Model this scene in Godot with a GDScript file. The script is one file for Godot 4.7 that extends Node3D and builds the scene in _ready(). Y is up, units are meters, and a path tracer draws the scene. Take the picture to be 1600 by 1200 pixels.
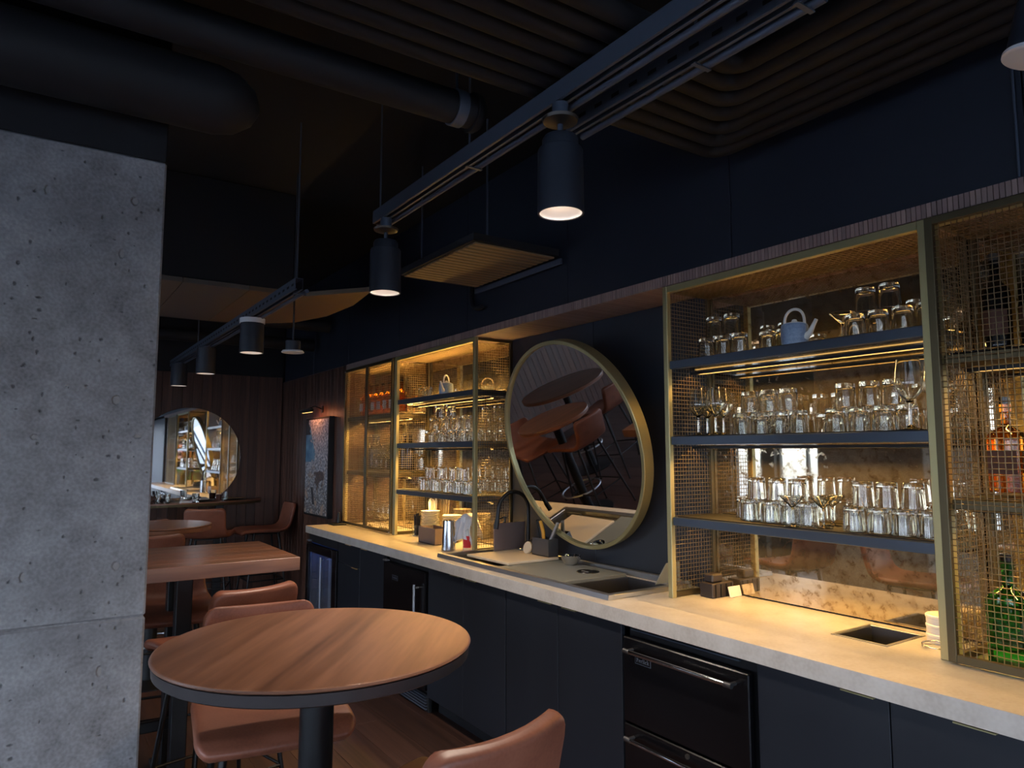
extends Node3D
# Restaurant service bar. World: x towards the bar wall, y up, -z along the bar away from the camera.
# Distances along the bar are given as zf (= -z).

# ------------------------------------------------------------------ mesh builder
class MB:
	var v := PackedVector3Array()
	var n := PackedVector3Array()
	var uv := PackedVector2Array()
	var ix := PackedInt32Array()

	func quad(a: Vector3, b: Vector3, c: Vector3, d: Vector3) -> void:
		var nn := (b - a).cross(c - a)
		if nn.length_squared() < 1e-16:
			nn = (c - a).cross(d - a)
		nn = nn.normalized()
		var s := v.size()
		for p in [a, b, c, d]:
			v.append(p); n.append(nn); uv.append(Vector2(p.x + p.z, p.y))
		for k in [0, 1, 2, 0, 2, 3]:
			ix.append(s + k)

	func tri(a: Vector3, b: Vector3, c: Vector3) -> void:
		var nn := (b - a).cross(c - a).normalized()
		var s := v.size()
		for p in [a, b, c]:
			v.append(p); n.append(nn); uv.append(Vector2(p.x + p.z, p.y))
		for k in 3:
			ix.append(s + k)

	# box with optional chamfer; c centre, s size
	func box(c: Vector3, s: Vector3, b := 0.0) -> void:
		var h := s * 0.5
		b = minf(b, minf(h.x, minf(h.y, h.z)) * 0.6)
		var ax := [Vector3.RIGHT, Vector3.UP, Vector3.BACK]
		var hh := [h.x, h.y, h.z]
		for i in 3:
			var j := (i + 1) % 3
			var k := (i + 2) % 3
			for sg in [1.0, -1.0]:
				var m: Vector3 = c + ax[i] * hh[i] * sg
				var u: Vector3 = ax[j] * (hh[j] - b) * sg
				var w: Vector3 = ax[k] * (hh[k] - b)
				quad(m - u - w, m + u - w, m + u + w, m - u + w)
		if b <= 0.0:
			return
		for i in 3:
			var j := (i + 1) % 3
			var k := (i + 2) % 3
			for sj in [1.0, -1.0]:
				for sk in [1.0, -1.0]:
					var l: Vector3 = ax[i] * (hh[i] - b)
					var p: Vector3 = c + ax[j] * hh[j] * sj + ax[k] * (hh[k] - b) * sk
					var q: Vector3 = c + ax[j] * (hh[j] - b) * sj + ax[k] * hh[k] * sk
					if sj * sk > 0:
						quad(p - l, p + l, q + l, q - l)
						_fix(c)
					else:
						quad(p + l, p - l, q - l, q + l)
						_fix(c)
		for sx in [1.0, -1.0]:
			for sy in [1.0, -1.0]:
				for sz in [1.0, -1.0]:
					var p := c + Vector3(h.x * sx, (h.y - b) * sy, (h.z - b) * sz)
					var q := c + Vector3((h.x - b) * sx, h.y * sy, (h.z - b) * sz)
					var r := c + Vector3((h.x - b) * sx, (h.y - b) * sy, h.z * sz)
					if sx * sy * sz > 0:
						tri(p, q, r)
					else:
						tri(p, r, q)

	func _fix(c: Vector3) -> void:
		var s := v.size() - 4
		if n[s].dot(v[s] + v[s + 2] - c * 2.0) < 0:
			for k in 4:
				n[s + k] = -n[s + k]
			var e := ix.size() - 6
			for t in 2:
				var a := ix[e + t * 3 + 1]
				ix[e + t * 3 + 1] = ix[e + t * 3 + 2]
				ix[e + t * 3 + 2] = a

	# smooth grid of rows; each row a ring (wrap) or a strip; oriented by its volume when closed
	func grid(rows: Array, wrap: bool, closed := true) -> void:
		var R := rows.size()
		var C: int = rows[0].size()
		var s := v.size()
		var e := ix.size()
		var nn := PackedVector3Array()
		nn.resize(R * C)
		var vol := 0.0
		var o: Vector3 = rows[0][0]
		for r in R:
			v.append_array(rows[r])
			for c in C:
				uv.append(Vector2(float(c) / C, float(r) / R))
		var cc := C if wrap else C - 1
		for r in R - 1:
			for c in cc:
				var i0 := r * C + c
				var i1 := r * C + (c + 1) % C
				var i2 := i0 + C
				var i3 := i1 + C
				var a := v[s + i0]
				var b := v[s + i1]
				var d := v[s + i2]
				var f := v[s + i3]
				var q := (f - a).cross(d - b)
				if q.length_squared() < 1e-18:
					continue
				nn[i0] += q; nn[i1] += q; nn[i2] += q; nn[i3] += q
				ix.append(s + i0); ix.append(s + i1); ix.append(s + i3)
				ix.append(s + i0); ix.append(s + i3); ix.append(s + i2)
				vol += (a - o).dot((b - o).cross(f - o)) + (a - o).dot((f - o).cross(d - o))
		var sg := 1.0
		# orientation of nn against winding (i0,i1,i3): check sign
		if closed and vol < 0.0:
			sg = -1.0
			var k := e
			while k < ix.size():
				var t := ix[k + 1]
				ix[k + 1] = ix[k + 2]
				ix[k + 2] = t
				k += 3
		for k in nn.size():
			var x := nn[k]
			n.append((x * sg).normalized() if x.length_squared() > 1e-20 else Vector3.UP)

	# profile of Vector2(radius, y) turned round the y axis at o; flutes ripple the radius of points whose index lies in fl
	func lathe(prof: Array, seg := 24, o := Vector3.ZERO, flute := 0, amp := 0.0, f0 := 0, f1 := 0) -> void:
		var rows := []
		for i in prof.size():
			var ring := PackedVector3Array()
			var p: Vector2 = prof[i]
			for k in seg:
				var a := TAU * k / seg
				var r := p.x
				if flute > 0 and i >= f0 and i <= f1:
					r += amp * cos(a * flute)
				ring.append(o + Vector3(r * cos(a), p.y, r * sin(a)))
			rows.append(ring)
			if i > 0 and i < prof.size() - 1:
				var d0: Vector2 = (p - prof[i - 1]).normalized()
				var d1: Vector2 = (prof[i + 1] - p).normalized()
				if d0.dot(d1) < 0.75:
					rows.append(ring)
		grid(rows, true)

	func tube(pts: Array, rad: Variant, sides := 8, caps := true) -> void:
		var rows := []
		var t0: Vector3 = (pts[1] - pts[0]).normalized()
		var up := Vector3.UP if absf(t0.y) < 0.9 else Vector3.RIGHT
		var x := up.cross(t0).normalized()
		for i in pts.size():
			var t: Vector3
			if i == 0:
				t = pts[1] - pts[0]
			elif i == pts.size() - 1:
				t = pts[i] - pts[i - 1]
			else:
				t = (pts[i + 1] - pts[i]).normalized() + (pts[i] - pts[i - 1]).normalized()
			t = t.normalized()
			x = (x - t * x.dot(t)).normalized()
			var y := t.cross(x)
			var r: float = rad[i] if rad is Array else rad
			var ring := PackedVector3Array()
			var zero := PackedVector3Array()
			for k in sides:
				var a := TAU * k / sides
				ring.append(pts[i] + (x * cos(a) + y * sin(a)) * r)
				zero.append(pts[i])
			if caps and i == 0:
				rows.append(zero); rows.append(ring)
			rows.append(ring)
			if caps and i == pts.size() - 1:
				rows.append(ring); rows.append(zero)
		grid(rows, true)

	# polygon (x, z pairs, any winding) extruded from y0 to y1
	func prism(poly: PackedVector2Array, y0: float, y1: float) -> void:
		var p := poly
		var area := 0.0
		for i in p.size():
			area += p[i].cross(p[(i + 1) % p.size()])
		if area < 0.0:
			p = p.duplicate(); p.reverse()
		var t := Geometry2D.triangulate_polygon(p)
		var k := 0
		while k < t.size():
			var a := p[t[k]]
			var b := p[t[k + 1]]
			var c := p[t[k + 2]]
			if (b - a).cross(c - a) > 0:
				var m := b; b = c; c = m
			tri(Vector3(a.x, y1, a.y), Vector3(b.x, y1, b.y), Vector3(c.x, y1, c.y))
			tri(Vector3(a.x, y0, a.y), Vector3(c.x, y0, c.y), Vector3(b.x, y0, b.y))
			k += 3
		for i in p.size():
			var a := p[i]
			var b := p[(i + 1) % p.size()]
			var s := v.size()
			quad(Vector3(a.x, y0, a.y), Vector3(a.x, y1, a.y), Vector3(b.x, y1, b.y), Vector3(b.x, y0, b.y))
			var nn := Vector3(b.y - a.y, 0, a.x - b.x)
			if n[s].dot(nn) < 0:
				for q in 4:
					n[s + q] = -n[s + q]
				var e := ix.size() - 6
				for q in 2:
					var w := ix[e + q * 3 + 1]
					ix[e + q * 3 + 1] = ix[e + q * 3 + 2]
					ix[e + q * 3 + 2] = w

	func done() -> ArrayMesh:
		var k := 0
		while k < ix.size():
			var t := ix[k + 1]
			ix[k + 1] = ix[k + 2]
			ix[k + 2] = t
			k += 3
		var arr := []
		arr.resize(Mesh.ARRAY_MAX)
		arr[Mesh.ARRAY_VERTEX] = v
		arr[Mesh.ARRAY_NORMAL] = n
		arr[Mesh.ARRAY_TEX_UV] = uv
		arr[Mesh.ARRAY_INDEX] = ix
		var m := ArrayMesh.new()
		m.add_surface_from_arrays(Mesh.PRIMITIVE_TRIANGLES, arr)
		return m

# ------------------------------------------------------------------ helpers
var used := {}
var M := {}
var cache := {}
var rng := RandomNumberGenerator.new()

func V(x: float, y: float, zf: float) -> Vector3:
	return Vector3(x, y, -zf)

func numbered(called: String) -> String:
	if not used.has(called):
		used[called] = 0
		return called
	used[called] += 1
	return "%s_%03d" % [called, used[called]]

func tag(o: Node, label: String, category: String, group := "") -> Node:
	o.set_meta("label", label)
	o.set_meta("category", category)
	if group != "":
		o.set_meta("group", group)
	return o

func thing(called: String, label: String, category: String, at := Vector3.ZERO, turn := 0.0, group := "") -> Node3D:
	var o := Node3D.new()
	o.name = numbered(called)
	add_child(o)
	o.position = at
	o.rotation.y = turn
	tag(o, label, category, group)
	return o

func struct(called: String) -> Node3D:
	var o := Node3D.new()
	o.name = called
	add_child(o)
	o.set_meta("kind", "structure")
	return o

func part(parent: Node, called: String, mesh: Mesh, mat: Material, at := Vector3.ZERO, kind := "") -> MeshInstance3D:
	var o := MeshInstance3D.new()
	o.name = called
	o.mesh = mesh
	o.material_override = mat
	o.cast_shadow = GeometryInstance3D.SHADOW_CASTING_SETTING_ON
	parent.add_child(o, true)
	o.position = at
	if kind != "":
		o.set_meta("kind", kind)
	return o

# a thing that is one mesh
func one(called: String, mesh: Mesh, mat: Material, label: String, category: String, at: Vector3, turn := 0.0, group := "") -> MeshInstance3D:
	var o := MeshInstance3D.new()
	o.name = numbered(called)
	o.mesh = mesh
	o.material_override = mat
	add_child(o)
	o.position = at
	o.rotation.y = turn
	tag(o, label, category, group)
	return o

func dup(src: Node3D, at: Vector3, turn: float, label := "", group := "") -> Node3D:
	var r: Node3D = src.duplicate()
	var base := src.name.rstrip("0123456789")
	if base.ends_with("_"):
		base = base.substr(0, base.length() - 1)
	r.name = numbered(base)
	add_child(r)
	r.position = at
	r.rotation.y = turn
	if label != "":
		r.set_meta("label", label)
	if group != "":
		r.set_meta("group", group)
	return r

func boxm(size: Vector3, bevel := 0.0, c := Vector3.ZERO) -> ArrayMesh:
	var key := [size, bevel, c]
	if not cache.has(key):
		var b := MB.new()
		b.box(c, size, bevel)
		cache[key] = b.done()
	return cache[key]

# box between two corners in (x, y, zf)
func span(parent: Node, called: String, a: Vector3, b: Vector3, mat: Material, bevel := 0.0) -> MeshInstance3D:
	var p := V(a.x, a.y, a.z)
	var q := V(b.x, b.y, b.z)
	return part(parent, called, boxm((p - q).abs().snapped(Vector3.ONE * 1e-5), bevel), mat, (p + q) * 0.5)

func lathem(prof: Array, seg := 24) -> ArrayMesh:
	var b := MB.new()
	b.lathe(prof, seg)
	return b.done()

func mat(key: String, col: Color, rough := 0.5, metal := 0.0, spec := 0.5) -> StandardMaterial3D:
	var m := StandardMaterial3D.new()
	m.resource_name = key
	m.albedo_color = col
	m.roughness = rough
	m.metallic = metal
	m.metallic_specular = spec
	M[key] = m
	return m

func c8(r: int, g: int, b: int) -> Color:
	return Color8(r, g, b)

func tri_tex(m: StandardMaterial3D, tex: Texture2D, scale: Vector3, world := false) -> void:
	m.albedo_texture = tex
	m.uv1_triplanar = true
	m.uv1_world_triplanar = world
	m.uv1_triplanar_sharpness = 8.0
	m.uv1_scale = scale

func noise_img(w: int, h: int, freq: float, sd: int, oct := 4, kind := FastNoiseLite.TYPE_SIMPLEX_SMOOTH) -> Image:
	var f := FastNoiseLite.new()
	f.seed = sd
	f.noise_type = kind
	f.frequency = freq
	f.fractal_octaves = oct
	return f.get_seamless_image(w, h)

func ramp_tex(srcs: Array, weights: Array, size: int, cols: Array) -> ImageTexture:
	var im := Image.create(size, size, false, Image.FORMAT_RGB8)
	for y in size:
		for x in size:
			var t := 0.0
			for k in srcs.size():
				t += srcs[k].get_pixel(x, y).r * weights[k]
			t = clampf(t, 0.0, 0.999) * (cols.size() - 1)
			var i := int(t)
			im.set_pixel(x, y, cols[i].lerp(cols[i + 1], t - i))
	return ImageTexture.create_from_image(im)

func stretched(w: int, h: int, size: int, freq: float, sd: int, oct := 3) -> Image:
	var im := noise_img(w, h, freq, sd, oct)
	im.resize(size, size, Image.INTERPOLATE_CUBIC)
	return im

# ------------------------------------------------------------------ lights
func area_light(parent: Node, called: String, at: Vector3, size: Vector2, energy: float, col: Color, look: Vector3) -> void:
	var l := AreaLight3D.new()
	l.name = called
	l.area_size = size
	l.area_normalize_energy = true
	l.light_energy = energy
	l.light_color = col
	l.area_range = 14.0
	l.area_attenuation = 2.0
	l.shadow_enabled = true
	parent.add_child(l, true)
	l.position = at
	l.basis = Basis.looking_at(look, Vector3.BACK if absf(look.y) > 0.9 else Vector3.UP)

# ------------------------------------------------------------------ materials
func make_materials() -> void:
	# wood grain along the texture's x
	var g1 := stretched(32, 512, 512, 0.02, 11)
	var g2 := stretched(64, 512, 512, 0.06, 12)
	var g3 := stretched(16, 512, 512, 0.008, 13, 2)
	var table_cols := [c8(82, 56, 44), c8(124, 84, 63), c8(152, 106, 80), c8(170, 124, 97)]
	var wood_h := ramp_tex([g1, g2, g3], [0.45, 0.3, 0.3], 512, table_cols)
	for k in 3:
		var m := mat("table_wood_%d" % k, [Color(1, 1, 1), Color(0.9, 0.88, 0.86), Color(1.0, 0.95, 0.9)][k], 0.34)
		tri_tex(m, wood_h, Vector3(0.9, 0.9, 1.4))
		m.uv1_offset = Vector3(0.3 * k, 0.17 * k, 0.4 * k)
		m.clearcoat_enabled = true
		m.clearcoat = 0.5
		m.clearcoat_roughness = 0.3
	# boards with vertical grain
	var gv := wood_h.get_image().duplicate()
	gv.rotate_90(CLOCKWISE)
	var wall_im: Image = gv
	var wall_tex := ImageTexture.create_from_image(wall_im)
	for k in 4:
		var m := mat("wall_wood_%d" % k, [c8(150, 142, 148), c8(130, 124, 130), c8(164, 156, 160), c8(138, 130, 134)][k], 0.5)
		tri_tex(m, wall_tex, Vector3(1.6, 0.5, 1.6))
		m.uv1_offset = Vector3(0.21 * k, 0.33 * k, 0.13 * k)
	var fim: Image = ramp_tex([g1, g2, g3], [0.4, 0.35, 0.3], 512, [c8(50, 36, 31), c8(80, 57, 48), c8(102, 74, 62)]).get_image()
	fim.rotate_90(CLOCKWISE)
	var floor_tex := ImageTexture.create_from_image(fim)
	for k in 4:
		var m := mat("floor_wood_%d" % k, [c8(226, 224, 226), c8(204, 202, 204), c8(240, 236, 236), c8(214, 208, 208)][k], 0.42)
		tri_tex(m, floor_tex, Vector3(2.0, 1.0, 0.6))
		m.uv1_offset = Vector3(0.37 * k, 0.0, 0.29 * k)
	# slats of the soffit
	var sc := [c8(148, 124, 116), c8(136, 114, 108), c8(158, 132, 123), c8(144, 118, 112)]
	for k in 4:
		mat("slat_%d" % k, sc[k], 0.6)
	mat("bamboo_0", c8(132, 108, 78), 0.7)
	mat("bamboo_1", c8(100, 84, 66), 0.7)
	# concrete
	var n1 := noise_img(512, 512, 0.006, 21, 5)
	var n2 := noise_img(512, 512, 0.03, 22, 4)
	var n3 := noise_img(512, 512, 0.16, 23, 2)
	var con := ramp_tex([n1, n2, n3], [0.42, 0.3, 0.34], 512, [c8(78, 76, 76), c8(122, 119, 119), c8(146, 144, 145), c8(176, 173, 170)])
	var cim := con.get_image()
	var bump := Image.create(512, 512, false, Image.FORMAT_RGB8)
	for y in 512:
		for x in 512:
			var b: float = 0.62 + 0.2 * (n2.get_pixel(x, y).r - 0.5) + 0.14 * (n3.get_pixel(x, y).r - 0.5)
			bump.set_pixel(x, y, Color(b, b, b))
	for k in 260:   # air holes left by the formwork
		var px := rng.randi_range(8, 503)
		var py := rng.randi_range(8, 503)
		var rad := rng.randf_range(0.8, 2.6) if k > 14 else rng.randf_range(3.0, 6.5)
		var squash := rng.randf_range(0.6, 1.6)
		for dy in range(-8, 9):
			for dx in range(-8, 9):
				var d := Vector2(dx * squash, dy / squash).length() + rng.randf_range(-0.5, 0.5)
				if d < rad:
					var q := clampf((rad - d) / 1.2, 0.0, 1.0)
					var old := bump.get_pixel(px + dx, py + dy).r
					bump.set_pixel(px + dx, py + dy, Color.WHITE * lerpf(old, 0.12, q))
					if k <= 14:
						cim.set_pixel(px + dx, py + dy, cim.get_pixel(px + dx, py + dy).lerp(c8(150, 144, 138), 0.5 * q))
					else:
						cim.set_pixel(px + dx, py + dy, cim.get_pixel(px + dx, py + dy).lerp(c8(74, 72, 72), 0.7 * q))
	var mc := mat("concrete", Color(1, 1, 1), 0.85)
	tri_tex(mc, ImageTexture.create_from_image(cim), Vector3(0.9, 0.9, 0.9))
	mc.heightmap_enabled = true
	mc.heightmap_texture = ImageTexture.create_from_image(bump)
	mc.heightmap_scale = 0.9
	# antique mirror
	var a1 := noise_img(512, 512, 0.018, 31, 4)
	var a2 := noise_img(512, 512, 0.05, 32, 4, FastNoiseLite.TYPE_CELLULAR)
	var an := Image.create(512, 512, false, Image.FORMAT_RGB8)
	var ar := Image.create(512, 512, false, Image.FORMAT_RGB8)
	for y in 512:
		for x in 512:
			var p := a1.get_pixel(x, y).r
			var q := a2.get_pixel(x, y).r
			var spot := smoothstep(0.45, 0.75, p) * smoothstep(0.45, 0.62, q) * smoothstep(0.8, 0.62, q)
			an.set_pixel(x, y, c8(206, 194, 172).lerp(c8(120, 96, 66), spot * 0.38 + 0.22 * smoothstep(0.4, 0.8, p)))
			var rr := 0.02 + 0.14 * spot
			ar.set_pixel(x, y, Color(rr, rr, rr))
	var ma := mat("antique_mirror", Color(1, 1, 1), 1.0, 0.93)
	tri_tex(ma, ImageTexture.create_from_image(an), Vector3(1.7, 1.7, 1.7))
	ma.roughness_texture = ImageTexture.create_from_image(ar)
	mat("mirror", c8(225, 225, 225), 0.02, 1.0)
	# quartz worktop
	var qt := ramp_tex([noise_img(256, 256, 0.02, 41, 5), noise_img(256, 256, 0.2, 42, 2)], [0.6, 0.4], 256, [c8(176, 168, 158), c8(196, 190, 182), c8(208, 203, 196)])
	var mq := mat("quartz", Color(1, 1, 1), 0.3)
	tri_tex(mq, qt, Vector3(1.2, 1.2, 1.2))
	# leather
	var lt := ramp_tex([noise_img(256, 256, 0.012, 51, 4), noise_img(256, 256, 0.25, 52, 2)], [0.65, 0.35], 256, [c8(110, 64, 48), c8(138, 84, 64), c8(154, 98, 78)])
	var ml := mat("leather", Color(1, 1, 1), 0.42)
	tri_tex(ml, lt, Vector3(1.6, 1.6, 1.6))
	mat("navy_wall", c8(27, 33, 46), 0.6)
	mat("navy_panel", c8(36, 42, 52), 0.5)
	mat("navy_door", c8(23, 28, 37), 0.5)
	mat("black_paint", c8(17, 17, 22), 0.75)
	mat("ceiling_paint", c8(10, 10, 14), 0.9)
	mat("duct_paint", c8(16, 16, 20), 0.7)
	mat("pipe_paint", c8(17, 16, 19), 0.7)
	mat("strut", c8(80, 88, 102), 0.45, 0.25)
	mat("lamp_black", c8(42, 47, 57), 0.45)
	mat("bronze", c8(88, 82, 76), 0.45, 0.8)
	mat("gold", c8(186, 176, 130), 0.42, 0.75)
	mat("brass_dark", c8(98, 88, 66), 0.45, 0.85)
	mat("wire", c8(128, 110, 82), 0.36, 0.9)
	mat("shelf_metal", c8(78, 88, 102), 0.34, 0.5)
	mat("liner", c8(16, 16, 18), 0.7)
	mat("black_metal", c8(18, 19, 22), 0.4, 0.2)
	mat("black_gloss", c8(10, 10, 13), 0.25)
	mat("steel", c8(190, 192, 196), 0.36, 1.0)
	mat("steel_dull", c8(120, 120, 122), 0.42, 1.0)
	mat("steel_brushed", c8(128, 114, 112), 0.5, 0.55)
	mat("steel_polished", c8(170, 174, 180), 0.16, 1.0)
	mat("chrome", c8(210, 212, 216), 0.08, 1.0)
	mat("ceramic", c8(236, 232, 222), 0.3)
	mat("paper", c8(238, 232, 216), 0.8)
	mat("cloth", c8(206, 206, 210), 0.9)
	mat("board_cream", c8(214, 196, 168), 0.55)
	mat("board_grey", c8(120, 124, 120), 0.5)
	mat("label_white", c8(226, 220, 208), 0.7)
	mat("label_brown", c8(92, 56, 42), 0.6)
	mat("label_red", c8(196, 34, 36), 0.6)
	mat("plate_dark", c8(30, 28, 30), 0.3)
	mat("yellow_plastic", c8(206, 146, 44), 0.5)
	mat("edge_dark", c8(52, 46, 46), 0.4)
	mat("grey_panel", c8(96, 90, 84), 0.85)
	mat("white_paint", c8(232, 232, 232), 0.5)
	mat("plaster", c8(120, 118, 116), 0.9)
	mat("wood_light", c8(186, 150, 104), 0.6)
	mat("pavement", c8(150, 150, 150), 0.9)
	var gl := mat("glass", Color(0.97, 0.98, 0.97, 0.0), 0.02)
	gl.transparency = BaseMaterial3D.TRANSPARENCY_ALPHA
	gl.refraction_enabled = true
	gl.refraction_scale = 0.05
	for q in [["glass_amber", Color(0.92, 0.52, 0.13, 0.0)], ["glass_green", Color(0.16, 0.62, 0.24, 0.0)], ["glass_dark", Color(0.10, 0.09, 0.09, 0.0)]]:
		var m := mat(q[0], q[1], 0.04)
		m.transparency = BaseMaterial3D.TRANSPARENCY_ALPHA
		m.refraction_enabled = true
		m.refraction_scale = 0.05
	mat("bottle_black", c8(22, 20, 20), 0.15)
	var pane := mat("pane", Color(0.9, 0.95, 1.0, 0.06), 0.02)
	pane.transparency = BaseMaterial3D.TRANSPARENCY_ALPHA
	var wp := mat("plastic_clear", Color(0.95, 0.93, 0.88, 0.45), 0.2)
	wp.transparency = BaseMaterial3D.TRANSPARENCY_ALPHA
	for q in [["led_warm", LED, 2.0], ["lens_warm", Color(1.0, 0.88, 0.78), 5.0], ["led_blue", Color(0.35, 0.55, 1.0), 2.0]]:
		var m := mat(q[0], Color(0.9, 0.9, 0.9), 0.5)
		m.emission_enabled = true
		m.emission = q[1]
		m.emission_energy_multiplier = q[2]
	# abstract painting
	var w := 160
	var h := 256
	var p1 := noise_img(w, h, 0.02, 61, 4)
	var p2 := noise_img(w, h, 0.11, 62, 4)
	var pic := Image.create(w, h, false, Image.FORMAT_RGB8)
	for y in h:
		for x in w:
			var u := float(x) / w
			var t := float(y) / h
			var a := p1.get_pixel(x, y).r
			var s := p2.get_pixel(x, y).r
			var col := c8(150, 156, 166).lerp(c8(96, 92, 92), smoothstep(0.4, 1.0, t + (a - 0.5) * 0.5))
			col = col.lerp(c8(226, 224, 220), smoothstep(0.5, 0.8, s) * 0.8)
			col = col.lerp(c8(60, 56, 58), smoothstep(0.42, 0.2, s) * 0.6)
			col = col.lerp(c8(176, 150, 128), smoothstep(0.55, 0.8, a) * smoothstep(0.35, 0.8, t))
			if u < 0.42 - 0.12 * absf(t - 0.33) * 6.0 + (a - 0.5) * 0.3 and t < 0.45:
				col = c8(60, 104, 138).lerp(c8(120, 170, 196), a)
			if u < 0.18 + (a - 0.5) * 0.2 and t < 0.16:
				col = c8(28, 30, 38)
			if Vector2((u - 0.62) * 1.3, (t - 0.62) * 2.4).length() < 0.2 + (a - 0.5) * 0.4:
				col = c8(46, 42, 50).lerp(c8(120, 96, 80), s)
			if absf(u - 0.36 - (t - 0.8) * 0.5) < 0.05 and t > 0.72 and t < 0.9:
				col = c8(32, 30, 36)
			pic.set_pixel(x, y, col)
	var mp := mat("painting", Color(1, 1, 1), 0.6)
	mp.albedo_texture = ImageTexture.create_from_image(pic)

# ------------------------------------------------------------------ pieces of the bar
# woven wire panel in the local u/v plane of size (w, h); axis u, v, normal given
func weave(w: float, h: float, u: Vector3, vv: Vector3) -> ArrayMesh:
	var key := ["weave", snappedf(w, 0.001), snappedf(h, 0.001), u, vv]
	if cache.has(key):
		return cache[key]
	var b := MB.new()
	var nn := u.cross(vv)
	var nu := int(round(w / 0.0178))
	var nv := int(round(h / 0.0178))
	var r := 0.0014
	var off := 0.0013
	for pass_ in 2:
		var na := nu if pass_ == 0 else nv
		var nb := nv if pass_ == 0 else nu
		for i in range(1, na):
			var line := []
			for j in range(0, nb + 1):
				var s := off * (1.0 if (i + j + pass_) % 2 == 0 else -1.0)
				if pass_ == 0:
					line.append(u * (w * i / na) + vv * (h * j / nb) + nn * s)
				else:
					line.append(u * (w * j / nb) + vv * (h * i / na) + nn * s)
			# four-sided wire
			var rows := []
			var side := (u if pass_ == 0 else vv) * r
			var dep := nn * r
			for p in line:
				rows.append(PackedVector3Array([p + side, p + dep, p - side, p - dep]))
			b.grid(rows, true, false)
	cache[key] = b.done()
	return cache[key]

const FX := 2.34      # front plane of the frames
const CT := 0.92      # worktop height
const TOP := 2.297    # top of the frames
const DEEP := 0.295
const LED := Color(1.0, 0.77, 0.41)

# a back-bar unit from zf = z0 to z1; local origin at the front, near end, on the worktop
func bar_unit(called: String, label: String, z0: float, z1: float, shelves: Array, near_side: bool, far_side: bool, doors: int, led: Array) -> Node3D:
	var L := z1 - z0
	var H := TOP - CT
	var t := thing(called, label, "shelving unit" if doors == 0 else "cabinet", V(FX, CT, z0))
	var p := 0.026
	var zs := [p / 2, L - p / 2]
	for z in zs:
		part(t, "post", boxm(Vector3(p, H, p), 0.002), M.gold, V(p / 2, H / 2, z))
		part(t, "post", boxm(Vector3(0.018, H, 0.018), 0.001), M.brass_dark, V(DEEP - 0.009, H / 2, z))
	part(t, "top_rail", boxm(Vector3(p, 0.03, L - 2 * p), 0.002), M.gold, V(p / 2, H - 0.015, L / 2))
	part(t, "top_rail", boxm(Vector3(0.018, 0.02, L - 2 * p), 0.001), M.brass_dark, V(DEEP - 0.009, H - 0.01, L / 2))
	# mesh lid
	part(t, "wire_mesh", weave(DEEP - p - 0.018, L - 2 * p, Vector3.RIGHT, Vector3.FORWARD), M.wire, V(p, H - 0.03, p), "stuff")
	for s in [[near_side, p / 2], [far_side, L - p / 2]]:
		if s[0]:
			var z: float = s[1]
			part(t, "side_rail", boxm(Vector3(DEEP - p - 0.018, 0.018, 0.018)), M.brass_dark, V((p + DEEP - 0.018) / 2, H - 0.011, z))
			part(t, "side_rail", boxm(Vector3(DEEP - p - 0.018, 0.022, 0.018)), M.brass_dark, V((p + DEEP - 0.018) / 2, 0.013, z))
			part(t, "wire_mesh", weave(DEEP - p - 0.018, H - 0.06, Vector3.RIGHT, Vector3.UP), M.wire, V(p, 0.03, z), "stuff")
	part(t, "back_mirror", boxm(Vector3(0.006, H - 0.008, L - 0.004)), M.antique_mirror, V(DEEP + 0.005, H / 2 + 0.003, L / 2))
	for s in shelves:
		var sh := part(t, "shelf", boxm(Vector3(DEEP - 0.012, 0.036 if doors == 0 else 0.03, L - 2 * p - 0.002), 0.002), M.shelf_metal if doors == 0 else M.brass_dark, V(DEEP / 2 + 0.004, s - CT - 0.018, L / 2))
		if doors == 0:
			part(sh, "underside", boxm(Vector3(DEEP - 0.05, 0.0012, L - 2 * p - 0.01)), M.steel_polished, V(0.004, -0.0187, 0))
		part(sh, "shelf_liner", boxm(Vector3(DEEP - 0.05, 0.004, L - 2 * p - 0.03)), M.liner, V(-0.002, 0.02, 0))
	if doors > 0:
		var dw := (L - 0.006) / doors
		for k in doors:
			var d := part(t, "door", _door_frame(dw - 0.004, H - 0.012), M.brass_dark, V(-0.013, 0.006, 0.003 + dw * k + 0.002))
			part(d, "wire_mesh", weave(dw - 0.05, H - 0.06, Vector3.FORWARD, Vector3.UP), M.wire, V(0, 0.024, 0.023), "stuff")
			for y in [0.01, H - 0.03]:
				part(d, "hinge", boxm(Vector3(0.014, 0.012, 0.03), 0.002), M.steel, V(-0.004, y, 0.02 if k == 0 else dw - 0.024))
	# light strips under the top rail and the shelves, at the back
	for q in led:
		var y: float = q[0] - CT
		if q.size() > 2:      # added strip, unseen behind the top shelf, put in to brighten the lid
			part(t, "led_strip", boxm(Vector3(0.012, 0.004, L - 0.1)), M.led_warm, V(DEEP - 0.03, y + 0.0065, L / 2))
			area_light(t, "led_uplight", V(DEEP - 0.03, y + 0.009, L / 2), Vector2(0.012, L - 0.1), q[1] * 6.0, LED, Vector3.UP)
			continue
		var sx := DEEP * 0.52
		part(t, "led_strip", boxm(Vector3(0.012, 0.004, L - 0.1)), M.led_warm, V(sx, y - 0.003, L / 2))
		for side in [-1.0, 1.0]:
			part(t, "light_channel", boxm(Vector3(0.003, 0.012, L - 0.06)), M.black_metal, V(sx + side * 0.014, y - 0.007, L / 2))
		area_light(t, "led_strip_light", V(sx, y - 0.0055, L / 2), Vector2(0.012, L - 0.1), q[1] * 6.0, LED, Vector3.DOWN)
	return t

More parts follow.
